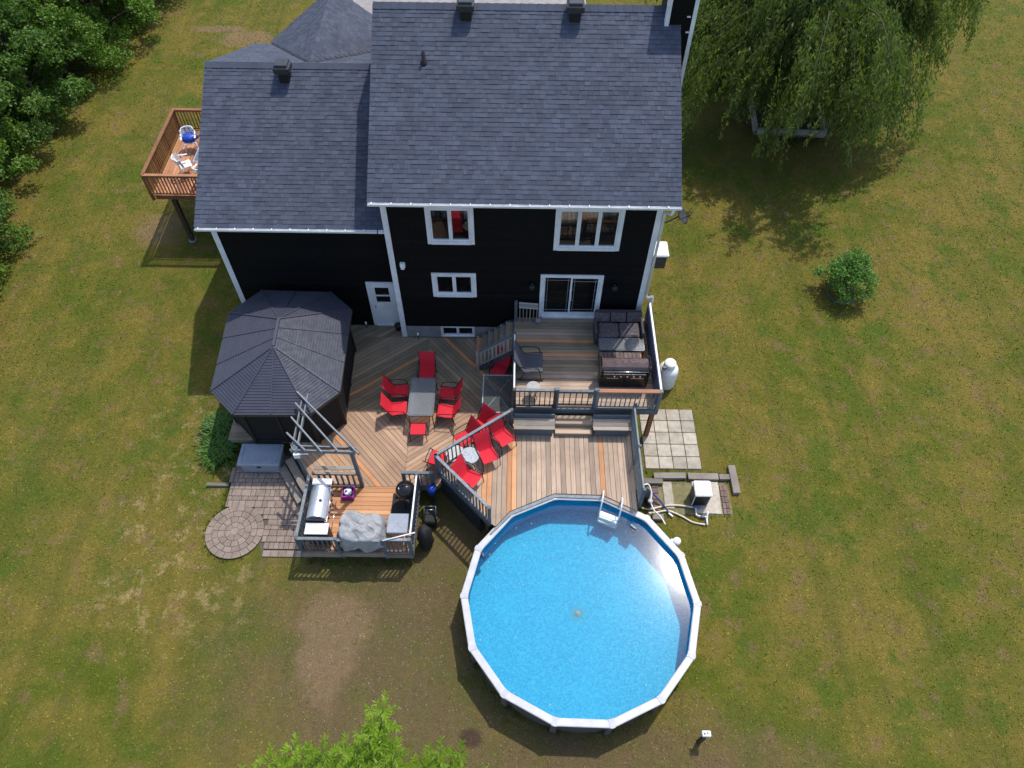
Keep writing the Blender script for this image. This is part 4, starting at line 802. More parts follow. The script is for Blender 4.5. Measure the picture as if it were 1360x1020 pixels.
for nm, pts, rad, mt, l, ct in (('pool_hose', [(4.0, 10.75, .4), (4.03, 10.33, .25), (4.33, 10.22, .22), (4.88, 10.36, .2), (5.3, 10.37, .2), (5.72, 10.3, .22)], .03, HOSE, 'cream hose running from the pump straight to the white valve pipe', 'hose'),
        ('pool_hose', [(4.25, 9.95, .5), (4.55, 10.1, .25), (4.92, 10.18, .2), (5.32, 10.02, .18), (5.65, 9.82, .17), (6.02, 9.74, .18)], .03, HOSE, 'cream hose curving over the lawn from the pool wall', 'hose'),
        ('backwash_hose', [(4.3, 10.75, .5), (4.6, 10.55, .35), (4.85, 10.25, .25), (4.93, 10.1, .2)], .028, BLUEH, 'dark blue hose crossing the cream hoses', 'hose'),
        ('pool_hose', [(4.33, 10.3, .55), (4.42, 10.05, .5), (4.55, 9.75, .7), (4.62, 9.4, .9)], .022, WPL, 'thin white pipe from the pump to the pool rim', 'hose'),
        ('pump_hose', [(4.1, 10.75, .8), (4.28, 10.8, .75), (4.38, 10.6, .6), (4.36, 10.42, .5)], .025, WPL, 'white loop of hose on top of the pump', 'hose'),
        ('cable', [(4.0, 11.3, .9), (4.05, 11.05, .6), (4.15, 10.9, .35), (4.1, 10.75, .7)], .012, YEL, 'thin yellow cable hanging behind the pump', 'cable')):
    tag(MB().tube(spl(pts), rad, 8).build(nm, mt, smooth=True), l, ct)
vp = thing('valve_pipe', (5.95, 10.0, G), 'white plastic pipe elbows with valves between the hoses', 'pipe')
MB().tube([(5.72, 10.3, .23), (5.95, 10.3, .23)], .036, 10).build('valve', plain('steel_blue_plastic', (.14, .18, .3), rough=.4), vp, True); MB().tube([(5.79, 10.29, .23), (5.78, 10.04, .22), (5.95, 9.98, .22), (6.1, 9.98, .24)], .03, 8).build('pipe', WPL, vp, True)
MB().tube([(6.08, 9.72, .2), (6.09, 9.9, .2), (6.11, 10.0, .24), (6.1, 10.08, .38)], .032, 8).build('pipe', WPL, vp, True); MB().tube([(5.9, 9.98, .23), (6.03, 9.98, .23)], .042, 10).build('valve', bpy.data.materials['steel_blue_plastic'], vp, True)
MB().tube([(4.93, 10.1, .2), (5.05, 9.98, .2)], .035, 8).build('connector', WPL, vp, True)
pt_ = thing('propane_tank', (5.36, 15.12, G), 'upright white propane tank beside the raised deck', 'propane tank')
m = MB(); m.lathe([(.3, 0), (.34, .04), (.345, .75), (.32, .88), (.24, .97), (.14, 1.01), (.02, 1.02)], 28, (5.36, 15.12, G + .05)); m.build('tank_body', WPL, pt_, True); m = MB(); m.lathe([(.2, -.04), (.205, .2), (.19, .24), (.03, .27)], 20, (5.36, 15.12, G + 1.0)); m.build('collar', WPL, pt_, True)
MB().cyl((5.36, 15.12, G - .02), .25, .1, 20).build('foot_ring', DARKM, pt_, True); MB().tube([(5.3, 15.0, 1.25), (5.5, 14.95, 1.0), (5.45, 15.0, .5), (5.3, 14.8, G + .03)], .012, 6).build('gas_line', YEL, pt_, True); MB().box((5.14, 14.96, 1.28), (.12, .1, .08), .4).build('regulator', DARKM, pt_)
# ------------------------------------------------------------------ storage box
sb = thing('deck_box', (-8.0, 11.75, G), 'grey plastic storage box with panelled lid beside the lilies', 'storage box')
MB().frust((-8.0, 11.73, .38), (1.22, .7), .5, .03).build('body', GREYPL, sb); MB().frust((-8.0, 11.73, .66), (1.34, .8), .09, .03).build('lid', GREYPL, sb)
m = MB(); a0, a1, b0, b1, z = -8.58, -7.42, 11.41, 12.05, .712
for q in ((a0, a1, b0, b0 + .035), (a0, a1, b1 - .035, b1), (a0, a0 + .035, b0 + .035, b1 - .035), (a1 - .035, a1, b0 + .035, b1 - .035)): m.bx(*q, .70, z + .01)
m.build('lid_rim', GREYPL, sb); MB().bx(-8.06, -7.94, 11.32, 11.345, .52, .6).build('latch', DARKM, sb)
# ------------------------------------------------------------------ chairs and tables
def at0(label, cat, name, group=None): return thing(name, (0, 0, 0), label, cat, group)
def sling_chair(label, mat, name='sling_chair', group='red sling chairs', long=0.):
    t = at0(label, 'chair', name, group); w = .25
    prof = [(.27 + long, .41), (.2 + long, .425), (0, .395), (-.2, .365)]; bk = [(-.2, .367), (-.25, .42), (-.36, .66), (-.47 , .93), (-.5, .97)]
    for nm, pr in (('seat', prof), ('backrest', bk)):
        m = MB(); top = [[(x, y, z + (.0 if abs(x) > .2 else -.012)) for x in (-w, -w / 2, 0, w / 2, w)] for y, z in pr]
        for r_ in top: r_
        V = [p for r_ in top for p in r_]; n = len(pr); F = [(5 * i + j, 5 * i + j + 1, 5 * i + j + 6, 5 * i + j + 5) for i in range(n - 1) for j in range(4)]
        m.add(V, F); V2 = [(x, y - (.008 if nm == 'backrest' else 0), z - .01) for x, y, z in V]; m.add(V2, [f[::-1] for f in F]); m.build(nm, mat, t, True)
    for s in (-1, 1):
        x = s * .27
        MB().tube([(x, .27 + long, .41), (x, .2 + long, .43), (x, 0, .4), (x, -.22, .365), (x, -.36, .66), (x, -.49, .96)], .014, 6).build('side_rail', BLACKM, t, True)
        MB().tube([(x * 1.04, -.34, .62), (x * 1.1, -.2, .64), (x * 1.12, .08, .63), (x * 1.1, .19, .6), (x * 1.06, .25, .42)], .015, 6).build('armrest', BLACKM, t, True)
        MB().tube([(x * 1.04, .23, .44), (x * 1.04, .29, .0)], .013, 6).build('leg', BLACKM, t, True); MB().tube([(x * 1.04, -.2, .38), (x * 1.04, -.33, .0)], .013, 6).build('leg', BLACKM, t, True)
    return t
def yaw(dx, dy): return math.atan2(dy, dx) - PI / 2         # local +Y turned towards (dx, dy)
ch0 = sling_chair('red sling chair at the head of the glass dining table, towards the house', REDS); put(ch0, (-2.88, 14.72, ZL), yaw(0, -1))
for x, y, z, fx, fy, l in ((-3.72, 13.98, ZL, 1, .03, 'red sling chair at the dining table on the gazebo side, house end, in shade'), (-3.7, 13.3, ZL, 1, .05, 'sunlit red sling chair at the dining table on the gazebo side'),
        (-2.12, 13.9, ZL, -1, .02, 'red sling chair at the dining table on the stairs side, house end, in shade'), (-2.14, 13.22, ZL, -1, .06, 'sunlit red sling chair at the dining table on the stairs side'),
        (-.42, 14.95, ZL, -.35, -1, 'red sling chair in the shade under the deck stairs'),
        (-1.02, 12.62, ZL, -.8, -1, 'red sling chair on the low deck, nearest the glass square table, behind the diagonal railing'), (-1.48, 12.18, ZL, -1, -.8, 'red sling chair on the low deck between the mesh round table and another red chair'),
        (-2.28, 11.42, ZL, .3, 1, 'red sling chair on the low deck at the outer corner post of the diagonal railing'),
        (-1.2, 10.4, ZP, .84, -.54, 'red sling chair on the pool deck, between the grey speckled table and the outer railing'), (-.7, 11.2, ZP, .45, -.9, 'red sling chair on the pool deck, between the grey speckled table and another red chair'), (-.24, 11.82, ZP, .62, -.8, 'red sling chair on the pool deck, close to the built-in bench')):
    copy_tree(ch0, (x, y, z), yaw(fx, fy), l)
fs = at0('red sling footstool pulled up to the sunny end of the dining table', 'footstool', 'footstool'); m = MB(); m.box((0, 0, .425), (.5, .44, .018)); m.build('seat', REDS, fs)
for sx in (-1, 1):
    MB().tube([(sx * .25, -.22, .43), (sx * .25, .22, .43)], .013, 6).build('side_rail', BLACKM, fs, True)
    for sy in (-1, 1): MB().tube([(sx * .25, sy * .21, .43), (sx * .27, sy * .23, 0)], .013, 6).build('leg', BLACKM, fs, True)
put(fs, (-2.99, 12.5, ZL), .03)
def glass_table(label, w, d, h, frame, name='glass_table', gm=None):
    t = at0(label, 'table', name); m = MB(); m.frust((0, 0, h), (w, d), .012, .05); m.build('glass_top', gm or TABLEGLASS, t); x, y = w / 2 - .01, d / 2 - .01
    for a, b in (((-x, -y), (x, -y)), ((x, -y), (x, y)), ((x, y), (-x, y)), ((-x, y), (-x, -y))): MB().bar((*a, h - .022), (*b, h - .022), .03, .025).build('frame_rail', frame, t)
    for sx in (-1, 1):
        for sy in (-1, 1): MB().tube([(sx * (x - .04), sy * (y - .04), h - .03), (sx * (x - .01), sy * (y - .01), 0)], .017, 6).build('leg', frame, t, True)
    return t
put(glass_table('rectangular frosted glass dining table ringed by red chairs', .84, 1.52, .72, BLACKM), (-2.92, 13.56, ZL), -.0)
t2 = glass_table('square clear glass table with white frame beside the deck stairs', 1.0, 1.5, .62, WPL, gm=CLEARGLASS); put(t2, (-.46, 13.79, ZL), 0)
for s in (-1, 1): MB().bar((-.44, -.7 * s, .585), (-.05, -.1 * s, .585), .02, .02).build('brace', WPL, t2); MB().bar((.44, -.7 * s, .585), (.05, -.1 * s, .585), .02, .02).build('brace', WPL, t2)
MESHT = plain('speckled_table_top', (.42, .45, .48), (.22, .24, .27), .4, sc=26, bmp=.1)
def round_table(label, r_, h, mat, name='round_table'):
    t = at0(label, 'table', name); m = MB(); m.lathe([(r_ - .01, 0), (r_, .008), (r_, .018), (r_ - .01, .024)], 28, (0, 0, h - .024)); m.build('table_top', mat, t)
    for k in range(4):
        a = PI / 4 + k * PI / 2; MB().tube([(r_ * .8 * math.cos(a), r_ * .8 * math.sin(a), h - .02), (r_ * .35 * math.cos(a), r_ * .35 * math.sin(a), h * .5), (r_ * .85 * math.cos(a), r_ * .85 * math.sin(a), 0)], .012, 6).build('leg', BLACKM, t, True)
    return t
put(round_table('small round speckled grey table between red chairs on the pool deck', .29, .6, MESHT), (-1.24, 11.05, ZP)); put(round_table('small round pale mesh table on the low deck behind the diagonal railing', .3, .6, plain('pale_mesh_top', (.5, .5, .48), (.36, .36, .35), .5, sc=22)), (-1.72, 11.5, ZL))
put(round_table('small round grey table at the front railing of the raised deck', .22, .5, plain('grey_stone_top', (.4, .38, .37), (.3, .28, .28), .6, sc=18)), (.67, 13.3, ZU))
gc = sling_chair('slate grey sling rocking chair on the raised deck', GREYS, 'rocking_chair', None, .05); gc.scale = (1.45, 1.12, 1.1); put(gc, (.62, 14.3, ZU), yaw(1, -.02))
for s in (-1, 1): MB().tube([(s * .27, -.42, .06), (s * .27, -.2, .01), (s * .27, .1, .01), (s * .27, .36, .06)], .014, 6).build('rocker', BLACKM, gc, True)
WICKC = plain('mottled_cushion', (.13, .105, .11), (.05, .04, .044), .85, sc=14, bmp=.4)
sf = thing('outdoor_sofa', (3.52, 15.85, ZU), 'dark wicker two-seat sofa with mottled cushions against the house wall', 'sofa')
MB().frust((3.52, 15.78, ZU + .17), (1.5, .74), .3, .03).build('base', WICKER, sf)
for x in (3.17, 3.87): MB().frust((x, 15.72, ZU + .4), (.68, .62), .15, .05).build('seat_cushion', WICKC, sf)
for x in (2.98, 3.52, 4.06)[:3]: MB().bar((x, 16.08, ZU + .46), (x, 16.22, ZU + .74), .5, .13, upv=(0, 1, 0)).build('back_cushion', WICKC, sf)
MB().bar((3.52, 16.17, ZU + .1), (3.52, 16.3, ZU + .76), 1.54, .05, upv=(0, 1, 0)).build('backrest', WICKER, sf)
for x in (2.75, 4.29): MB().frust((x, 15.78, ZU + .33), (.07, .76), .62, .02).build('armrest', WICKER, sf)
ct = glass_table('coffee table with bluish glass top in front of the wicker sofa', 1.5, .52, .42, DARKM, 'coffee_table'); put(ct, (3.57, 15.12, ZU))
for yy_ in (-.1, .1): MB().bar((-.65, yy_, .2), (.65, yy_, .2), .16, .02).build('lower_shelf', WICKER, ct)
bh = thing('slatted_bench', (3.48, 14.62, ZU), 'low bench of brown slats between the coffee table and the black grill', 'bench')
BSL = plain('plum_brown_slat', (.12, .085, .08), (.085, .06, .058), .7, objvar=.2)
for i in range(10): MB().bx(2.83 + i * .133, 2.83 + i * .133 + .118, 14.46, 14.79, ZU + .37, ZU + .4).build('slat', BSL, bh)
for x in (2.86, 4.1): MB().bx(x - .03, x + .03, 14.48, 14.77, ZU, ZU + .368).build('leg', BSL, bh)
gr = thing('black_grill', (3.5, 13.85, ZU), 'large black gas barbecue with chrome handle at the raised deck railing', 'grill')
LIDB = plain('painted_reflection_lid', (.12, .085, .085), (.09, .065, .065), .35, metal=.5, sc=4); BLK = plain('gloss_black_cabinet', (.012, .011, .011), rough=.3)  # brown-pink reflection on the lid is put into its base colour
MB().bx(2.78, 4.3, 13.66, 14.16, ZU + .06, ZU + .78).build('cabinet', BLK, gr); m = MB(); prof = [(13.68, .8), (13.68, .88), (13.74, .99), (13.88, 1.05), (14.05, 1.03), (14.16, .92), (14.16, .8)]
m.loft([[(2.82, y, ZU + z) for y, z in prof], [(4.26, y, ZU + z) for y, z in prof]]); m.build('lid', LIDB, gr); MB().tube([(2.85, 13.62, ZU + .9), (4.24, 13.62, ZU + .9)], .016, 8).build('handle', CHROME, gr, True)
for x in (2.78, 4.28): MB().frust((x, 13.9, ZU + .93), (.07, .5), .3, .03).build('end_cap', LIDB, gr)
MB().bx(2.85, 4.24, 13.6, 13.655, ZU + .64, ZU + .78).build('control_panel', BLK, gr)
for i in range(5): 
    kb = MB(); kb.tube([(3.2 + i * .2, 13.57, ZU + .71), (3.2 + i * .2, 13.6, ZU + .71)], .03, 10); kb.build('knob', CHROME, gr)
for x in (3.15, 3.93): MB().bx(x - .36, x + .36, 13.635, 13.658, ZU + .1, ZU + .6).build('door', BLK, gr); MB().bx(x - .2, x + .2, 13.615, 13.634, ZU + .56, ZU + .58).build('door_handle', CHROME, gr)
lb = thing('lantern', (.86, 16.3, ZU), 'small round glass lantern at the foot of the patio door', 'lantern'); m = MB(); m.lathe([(.08, 0), (.11, .06), (.11, .12), (.07, .18), (.03, .2)], 14, (.86, 16.36, ZU)); m.build('globe', plain('smoked_glass', (.22, .24, .26), rough=.15), lb, True); MB().tube([(.78, 16.36, ZU + .1), (.8, 16.36, ZU + .24), (.92, 16.36, ZU + .24), (.94, 16.36, ZU + .1)], .008, 6).build('handle', CHROME, lb, True)
# things standing at the side door
for x, y, nm, l in ((-5.25, 17.0, 'path_light', 'small white stake light left of the side door'), (-3.35, 16.52, 'path_light', 'small white stake light at the foundation beside the basement window')):
    pl = thing(nm, (x, y, ZL), l, 'light'); MB().cyl((x, y, ZL), .012, .25, 8).build('stake', DARKM, pl); m = MB(); m.lathe([(.03, 0), (.04, .02), (.035, .1), (.0, .12)], 10, (x, y, ZL + .25)); m.build('lamp_head', WPL, pl, True)
bk = thing('plant_pot', (-4.0, 16.95, ZL), 'black round pot at the foot of the side door', 'pot'); m = MB(); m.lathe([(.09, 0), (.12, .2), (.13, .22), (.11, .22), (.1, .15)], 16, (-4.12, 16.98, ZL)); m.build('pot_wall', RUBBER, bk, True); MB().cyl((-4.12, 16.98, ZL + .15), .1, .02, 14).build('soil', SOIL, bk)
# ------------------------------------------------------------------ barbecue corner
bb = thing('steel_grill', (-5.62, 9.55, ZL), 'long stainless steel gas grill facing away from the pavers', 'grill')
MB().bx(-5.9, -5.42, 9.02, 10.14, ZL + .1, ZL + .78).build('cabinet', STEEL, bb)
m = MB(); n = 10; prof = [(-5.88 + .56 * i / n, ZL + .82 + .26 * math.sin(PI * (.06 + .88 * i / n)) ** .8) for i in range(n + 1)] + [(-5.32, ZL + .8), (-5.88, ZL + .8)]
m.loft([[(x, 10.12, z) for x, z in prof], [(x, 9.1, z) for x, z in prof]]); m.build('lid', STEEL, bb)
MB().bx(-5.9, -5.32, 10.16, 10.42, ZL + .84, ZL + .88).build('side_shelf', STEEL, bb); MB().bx(-5.86, -5.2, 8.63, 8.98, ZL + .84, ZL + .88).build('side_shelf', STEEL, bb); MB().bx(-5.84, -5.22, 8.66, 8.95, ZL + .1, ZL + .835).build('side_cabinet', DARKM, bb)
MB().tube([(-5.27, 9.2, ZL + .92), (-5.27, 10.02, ZL + .92)], .016, 8).build('handle', CHROME, bb, True); MB().bx(-5.42, -5.3, 9.05, 10.12, ZL + .66, ZL + .79).build('control_panel', STEEL, bb)
for i in range(5): MB().tube([(-5.3, 9.2 + i * .19, ZL + .73), (-5.26, 9.2 + i * .19, ZL + .73)], .032, 10).build('knob', BLACKM, bb)
MB().cyl((-5.52, 9.6, ZL + 1.06), .05, .02, 16).build('thermometer', DARKM, bb); MB().tube([(-5.12, 8.75, ZL + .8), (-5.12, 9.7, ZL + .8)], .012, 6).build('towel_rail', CHROME, bb, True)
for y in (9.05, 10.1): MB().bx(-5.88, -5.33, y - .01 + (.03 if y > 10 else -.03), y + .01 + (.03 if y > 10 else -.03), ZL + .8, ZL + .98).build('lid_end', BLACKM, bb)
pb = thing('purple_crate', (-4.96, 10.32, ZL), 'purple plastic crate holding a white container beside the steel grill', 'crate')
m = MB(); 
for q in ((-5.14, -4.78, 10.14, 10.17), (-5.14, -4.78, 10.47, 10.5), (-5.14, -5.11, 10.17, 10.47), (-4.81, -4.78, 10.17, 10.47)): m.bx(*q, ZL, ZL + .24)
m.build('crate_wall', PURPLE, pb); MB().bx(-5.11, -4.81, 10.17, 10.47, ZL + .01, ZL + .03).build('crate_bottom', PURPLE, pb)
wc = thing('white_container', (-4.96, 10.33, ZL + .03), 'crumpled white container inside the purple crate', 'container'); m = MB(); m.lathe([(.1, 0), (.13, .15), (.12, .24), (.05, .27)], 9, (-4.96, 10.32, ZL + .035)); m.build('tub', WPL, wc); MB().box((-5.0, 10.3, ZL + .305), (.07, .05, .03), .4).build('cap', BLACKM, wc)
# cover draped over a second grill: bulging, creased cloth
cv = thing('covered_grill', (-4.3, 9.0, ZL), 'barbecue hidden under a crumpled grey weather cover', 'grill cover')
from mathutils import noise as mno
nu, nv = 110, 46; rows = []
for j in range(nv + 1):
    f = j / nv; rowp = []
    for i in range(nu):
        a = 2 * PI * i / nu; ca, sa = math.cos(a), math.sin(a); sq = (abs(ca) ** 4 + abs(sa) ** 4) ** (-1 / 4)
        if f < .5: q = f / .5 * .96; z = 1.0 - .14 * q ** 4 - .1 * q * ca
        else: q = .96 + .16 * ((f - .5) / .5); z = .86 - (.36 + .07 * math.sin(5 * a + .7) + .05 * math.sin(9 * a)) * (f - .5) / .5 - .1 * ca * (1 - f)
        p = Vector((q * .6 * sq * ca, q * .47 * sq * sa, z)); rd = mno.ridged_multi_fractal(Vector((p.x * 2.6 + 3, p.y * 3.4, p.z * 1.3)), .9, 2.1, 4, 1.0, 2.0)
        fold = .05 * (rd - 1.0) + .03 * abs(math.sin(6.0 * p.x + 4.0 * p.y + 1.5 * math.sin(5 * p.y))) + .022 * abs(math.sin(9 * p.y - 5 * p.x)); hang = (.09 * math.sin(9 * a + 1.3) + .06 * math.sin(17 * a)) * max(0, f - .45)
        if f < .5: p.z += fold * 1.3
        p.x *= 1 + hang + (fold if f >= .45 else 0); p.y *= 1 + hang + (fold if f >= .45 else 0)
        rowp.append((-4.28 + p.x, 8.86 + p.y, ZL + max(p.z, .03)))
    rows.append(rowp)
m = MB(); m.loft(rows, cap=False); m.build('cover', TARP, cv, True)
MB().bx(-4.8, -3.76, 8.62, 9.2, ZL + .1, ZL + .8).build('grill_cart', BLACKM, cv)
ax = thing('kettle_grill', (-3.14, 10.15, ZL), 'round black kettle barbecue with glossy lid at the corner railing', 'grill')
m = MB(); m.lathe([(.02, .48), (.16, .5), (.26, .6), (.285, .72)], 26, (-3.14, 10.15, ZL)); m.build('bowl', BLACKM, ax, True); m = MB(); m.lathe([(.292, .72), (.295, .735), (.27, .85), (.19, .94), (.08, .985), (.005, .99)], 28, (-3.14, 10.15, ZL)); m.build('lid', plain('gloss_black_enamel', (.015, .015, .017), rough=.12, bmp=0), ax, True)
MB().tube([(-3.22, 10.15, ZL + .97), (-3.2, 10.15, ZL + 1.03), (-3.08, 10.15, ZL + 1.03), (-3.06, 10.15, ZL + .97)], .014, 6).build('handle', BLACKM, ax, True); MB().lathe([(.05, 0), (.05, .012)], 14, (-3.27, 10.1, ZL + .935)).build('vent_cap', WPL, ax)
for k in range(3): a = k * 2.094 + .4; MB().tube([(-3.14 + .18 * math.cos(a), 10.15 + .18 * math.sin(a), ZL + .55), (-3.14 + .27 * math.cos(a), 10.15 + .27 * math.sin(a), ZL)], .014, 6).build('leg', BLACKM, ax, True)
mt = tag(MB().frust((-3.22, 9.9, ZL + .012), (.78, 1.0), .024, .008).build('grill_mat', RUBBER), 'black rubber mat under the kettle barbecue', 'mat')
bt = thing('side_table', (-3.26, 9.08, ZL), 'square slate-grey plastic table with crossed ribs next to the grill cover', 'table'); MB().frust((-3.26, 9.08, ZL + .7), (.6, .62), .05, .02).build('table_top', GREYPL, bt)
for s in (-1, 1): MB().bar((-3.5, 9.08 - s * .26, ZL + .728), (-3.02, 9.08 + s * .26, ZL + .728), .02, .012).build('rib', plain('pale_rib', (.34, .37, .42), rough=.5) if s < 0 else bpy.data.materials['pale_rib'], bt)
for sx in (-1, 1):
    for sy in (-1, 1): MB().bx(-3.26 + sx * .24 - .025, -3.26 + sx * .24 + .025, 9.08 + sy * .25 - .025, 9.08 + sy * .25 + .025, ZL, ZL + .676).build('leg', GREYPL, bt)
tag(MB().tube([(-3.6, 8.42, ZL + H + .045), (-2.7, 8.68, ZL + H + .05)], .02, 8).build('white_pole', WPL, smooth=True), 'white plastic pole lying across the front corner railing', 'pole')
bg_ = thing('black_bag', (-2.55, 9.05, G), 'black plastic bag slumped outside the corner railing', 'bag'); m = MB()
m.loft([[(-2.52 + r_ * (1 + .14 * math.sin(3 * a + z * 7) + .06 * math.sin(8 * a)) * math.cos(a), 9.0 + 1.2 * r_ * (1 + .12 * math.sin(4 * a + 1)) * math.sin(a), G + z) for a in [2 * PI * k / 24 for k in range(24)]] for r_, z in ((.16, 0), (.21, .2), (.22, .55), (.2, .85), (.14, 1.05), (.05, 1.12))]); m.build('sack', RUBBER, bg_, True)
bb2 = thing('blue_ball', (-2.42, 10.35, G), 'small rounded blue container on a stand just outside the kettle barbecue corner', 'bucket'); m = MB(); m.lathe([(.12, 0), (.14, .2), (.15, .3), (.1, .36), (.02, .38)], 18, (-2.42, 10.42, .75)); m.build('bucket', BLUEPL, bb2, True); MB().cyl((-2.42, 10.42, G), .06, .62, 10).build('stand', DARKM, bb2)
bb2.name = 'blue_bucket'
crt = thing('hand_cart', (-2.45, 9.9, G), 'dark hand cart with two silver bars standing beside the corner railing', 'cart'); MB().box((-2.45, 9.75, G + .3), (.34, .5, .3), 0, .04).build('tray', RUBBER, crt)
for y in (9.84, 9.96): MB().tube([(-2.65, y, .75), (-2.25, y, .75)], .012, 6).build('bar', CHROME, crt, True)
for x in (-2.63, -2.27): MB().tube([(x, 9.6, G + .12), (x, 9.96, .76)], .012, 6).build('frame_tube', CHROME, crt, True); w_ = MB().tube([(x - .02, 9.6, G + .12), (x + .02, 9.6, G + .12)], .12, 16); w_.build('wheel', RUBBER, crt, True)
# ------------------------------------------------------------------ balcony furniture
def plastic_chair(label):
    t = at0(label, 'chair', 'plastic_chair', 'white plastic balcony chairs'); MB().frust((0, .02, .42), (.44, .44), .04, .02).build('seat', WPL, t)
    m = MB(); 
    for i in range(5): a = R(200 + i * 35); b = R(200 + (i + .8) * 35); m.bar((.25 * math.cos(a), -.0 + .25 * math.sin(a), .46), (.27 * math.cos(a), .27 * math.sin(a) - .07, .82), .1, .015, upv=(math.cos(a), math.sin(a), 0))
    m.build('backrest', WPL, t); MB().tube([(.28 * math.cos(R(a)), .28 * math.sin(R(a)) - .07 * (1 if 200 < a < 340 else .3), .83 if 205 < a < 335 else .68) for a in (165, 190, 205, 225, 250, 270, 290, 315, 335, 350, 375)], .026, 8).build('top_rim', WPL, t, True)
    for s in (-1, 1):
        MB().bar((s * .27, -.05, .665), (s * .26, .24, .64), .06, .02).build('armrest', WPL, t)
        for y in (-.2, .22): MB().tube([(s * .22, y * .95, .41), (s * .25, y * 1.15, 0)], .022, 6).build('leg', WPL, t, True)
    return t
p0 = plastic_chair('white plastic balcony chair turned away from the railing, beside the glass table'); put(p0, (-12.75, 23.25, ZD), yaw(1, .6))
copy_tree(p0, (-11.55, 24.3, ZD), yaw(-.1, -1), 'white plastic balcony chair behind the table, next to the house wall'); copy_tree(p0, (-11.9, 22.75, ZD), yaw(.1, 1), 'white plastic balcony chair with its back to the front railing'); copy_tree(p0, (-12.95, 24.75, ZD), yaw(.3, -1), 'white plastic balcony chair carrying the blue bag')
put(glass_table('white balcony table with glass top under the eave', 1.1, .8, .7, WPL), (-11.75, 23.5, ZD))
bgb = thing('blue_bag', (-12.95, 24.75, ZD + .44), 'bright blue bag lying on a white plastic chair', 'bag'); m = MB(); m.loft([[(-12.95 + r_ * 1.2 * (1 + .2 * math.sin(3 * a + z * 9)) * math.cos(a), 24.78 + r_ * (1 + .1 * math.sin(5 * a)) * math.sin(a), ZD + .445 + z) for a in [2 * PI * k / 20 for k in range(20)]] for r_, z in ((.22, 0), (.27, .06), (.23, .16), (.12, .22), (.03, .23))]); m.build('sack', BLUEPL, bgb, True)
# ------------------------------------------------------------------ yard post
yp = thing('yard_post', (4.98, 3.6, G), 'short dark post in the lawn topped by a white box', 'post'); MB().bx(4.935, 5.025, 3.57, 3.66, G - .1, .82).build('post_shaft', plain('dark_wood_post', (.06, .045, .035), rough=.8), yp); MB().frust((5.03, 3.68, .87), (.22, .14), .1, .015).build('box', WPL, yp); MB().cyl((5.06, 3.69, .92), .022, .012, 10).build('socket', BLACKM, yp); MB().bx(4.96, 5.0, 3.65, 3.7, .921, .93).build('socket', DARKM, yp)
# ------------------------------------------------------------------ plants
def leaves(C, size, ratio=.5, droop=.3, rng=RNG, up=.55):
    """one folded diamond per leaf: base, two sides, tip"""
    n = len(C); nrm = unit(rng.normal(size=(n, 3)) + np.array([0, 0, up * 2])); d = unit(np.cross(nrm, rng.normal(size=(n, 3)))); d[:, 2] -= droop * rng.random(n); d = unit(d)
    s = unit(np.cross(d, nrm)); L = size * (.6 + .8 * rng.random((n, 1)))
    return np.stack([C - d * L * .5, C + s * L * ratio * .5 - d * L * .05, C + d * L * .5, C - s * L * ratio * .5 - d * L * .05], 1)
BARK = plain('bark', (.09, .07, .055), (.05, .04, .032), .9, sc=8, bmp=.6)
def broad_tree(loc, label, mat, h, r, n, seed, group, size=.2, lobes=36, base=.05):
    rg = np.random.default_rng(seed); rnd = random.Random(seed); x, y = loc; t = thing('broadleaf_tree', (x, y, G), label, 'tree', group)
    m = MB(); m.tube([(x, y, G - .1), (x + .1, y, G + h * .3), (x - .1, y + .1, G + h * .75)], .2, 8, .07)
    pts = []
    for k in range(lobes):
        a = k * 2.4 + rnd.random(); f = (k + .5) / lobes; z = h * (base + (1 - base) * f * .93); rad = r * math.sin(PI * min(1, .3 + .66 * f)) ** .8 * rnd.uniform(.5, .95)
        c = Vector((x + rad * math.cos(a), y + rad * math.sin(a), G + z)); pts.append((c, rnd.uniform(.55, 1.0) * r * .36))
        if k % 2 == 0: m.tube([(x, y, G + z * .55), tuple(c * .6 + Vector((x, y, G + z * .6)) * .4), tuple(c)], .06, 5, .015)
    m.build('trunk', BARK, t, True); Cs = []
    for c, rr_ in pts:
        k = int(n * rr_ ** 2 / sum(q[1] ** 2 for q in pts)); d = unit(rg.normal(size=(k, 3))); d[:, 2] = np.where(d[:, 2] < -.3, -d[:, 2], d[:, 2]); rad = rr_ * (.55 + .5 * rg.random((k, 1))) * (1 + .28 * np.sin(d[:, :1] * 7 + c.x) * np.cos(d[:, 1:2] * 6))
        Cs.append(np.array(c) + d * rad * np.array([1, 1, .62]))
    polys_mesh('crown', leaves(np.concatenate(Cs), size, .62, .4, rg), mat, t, (x, y, G)); return t
LF1 = leafmat('maple_leaves', (.1, .2, .022), (.18, .3, .04)); LF2 = leafmat('dark_leaves', (.075, .155, .022), (.125, .225, .036)); LF3 = leafmat('pale_leaves', (.1, .19, .035), (.16, .25, .05))
gp = 'trees of the dense row along the left lawn edge'
nth = ['first', 'second', 'third', 'fourth', 'fifth', 'sixth', 'seventh']
tl = ['%s tree of the dense row along the lawn, counted from its end nearest the gazebo' % w for w in nth] + ['tall dark tree behind the fourth and fifth of the dense row', 'tall pale tree behind the sixth of the dense row', 'tall dark tree behind the far end of the dense row', 'last tree of the dense row, farthest from the gazebo']
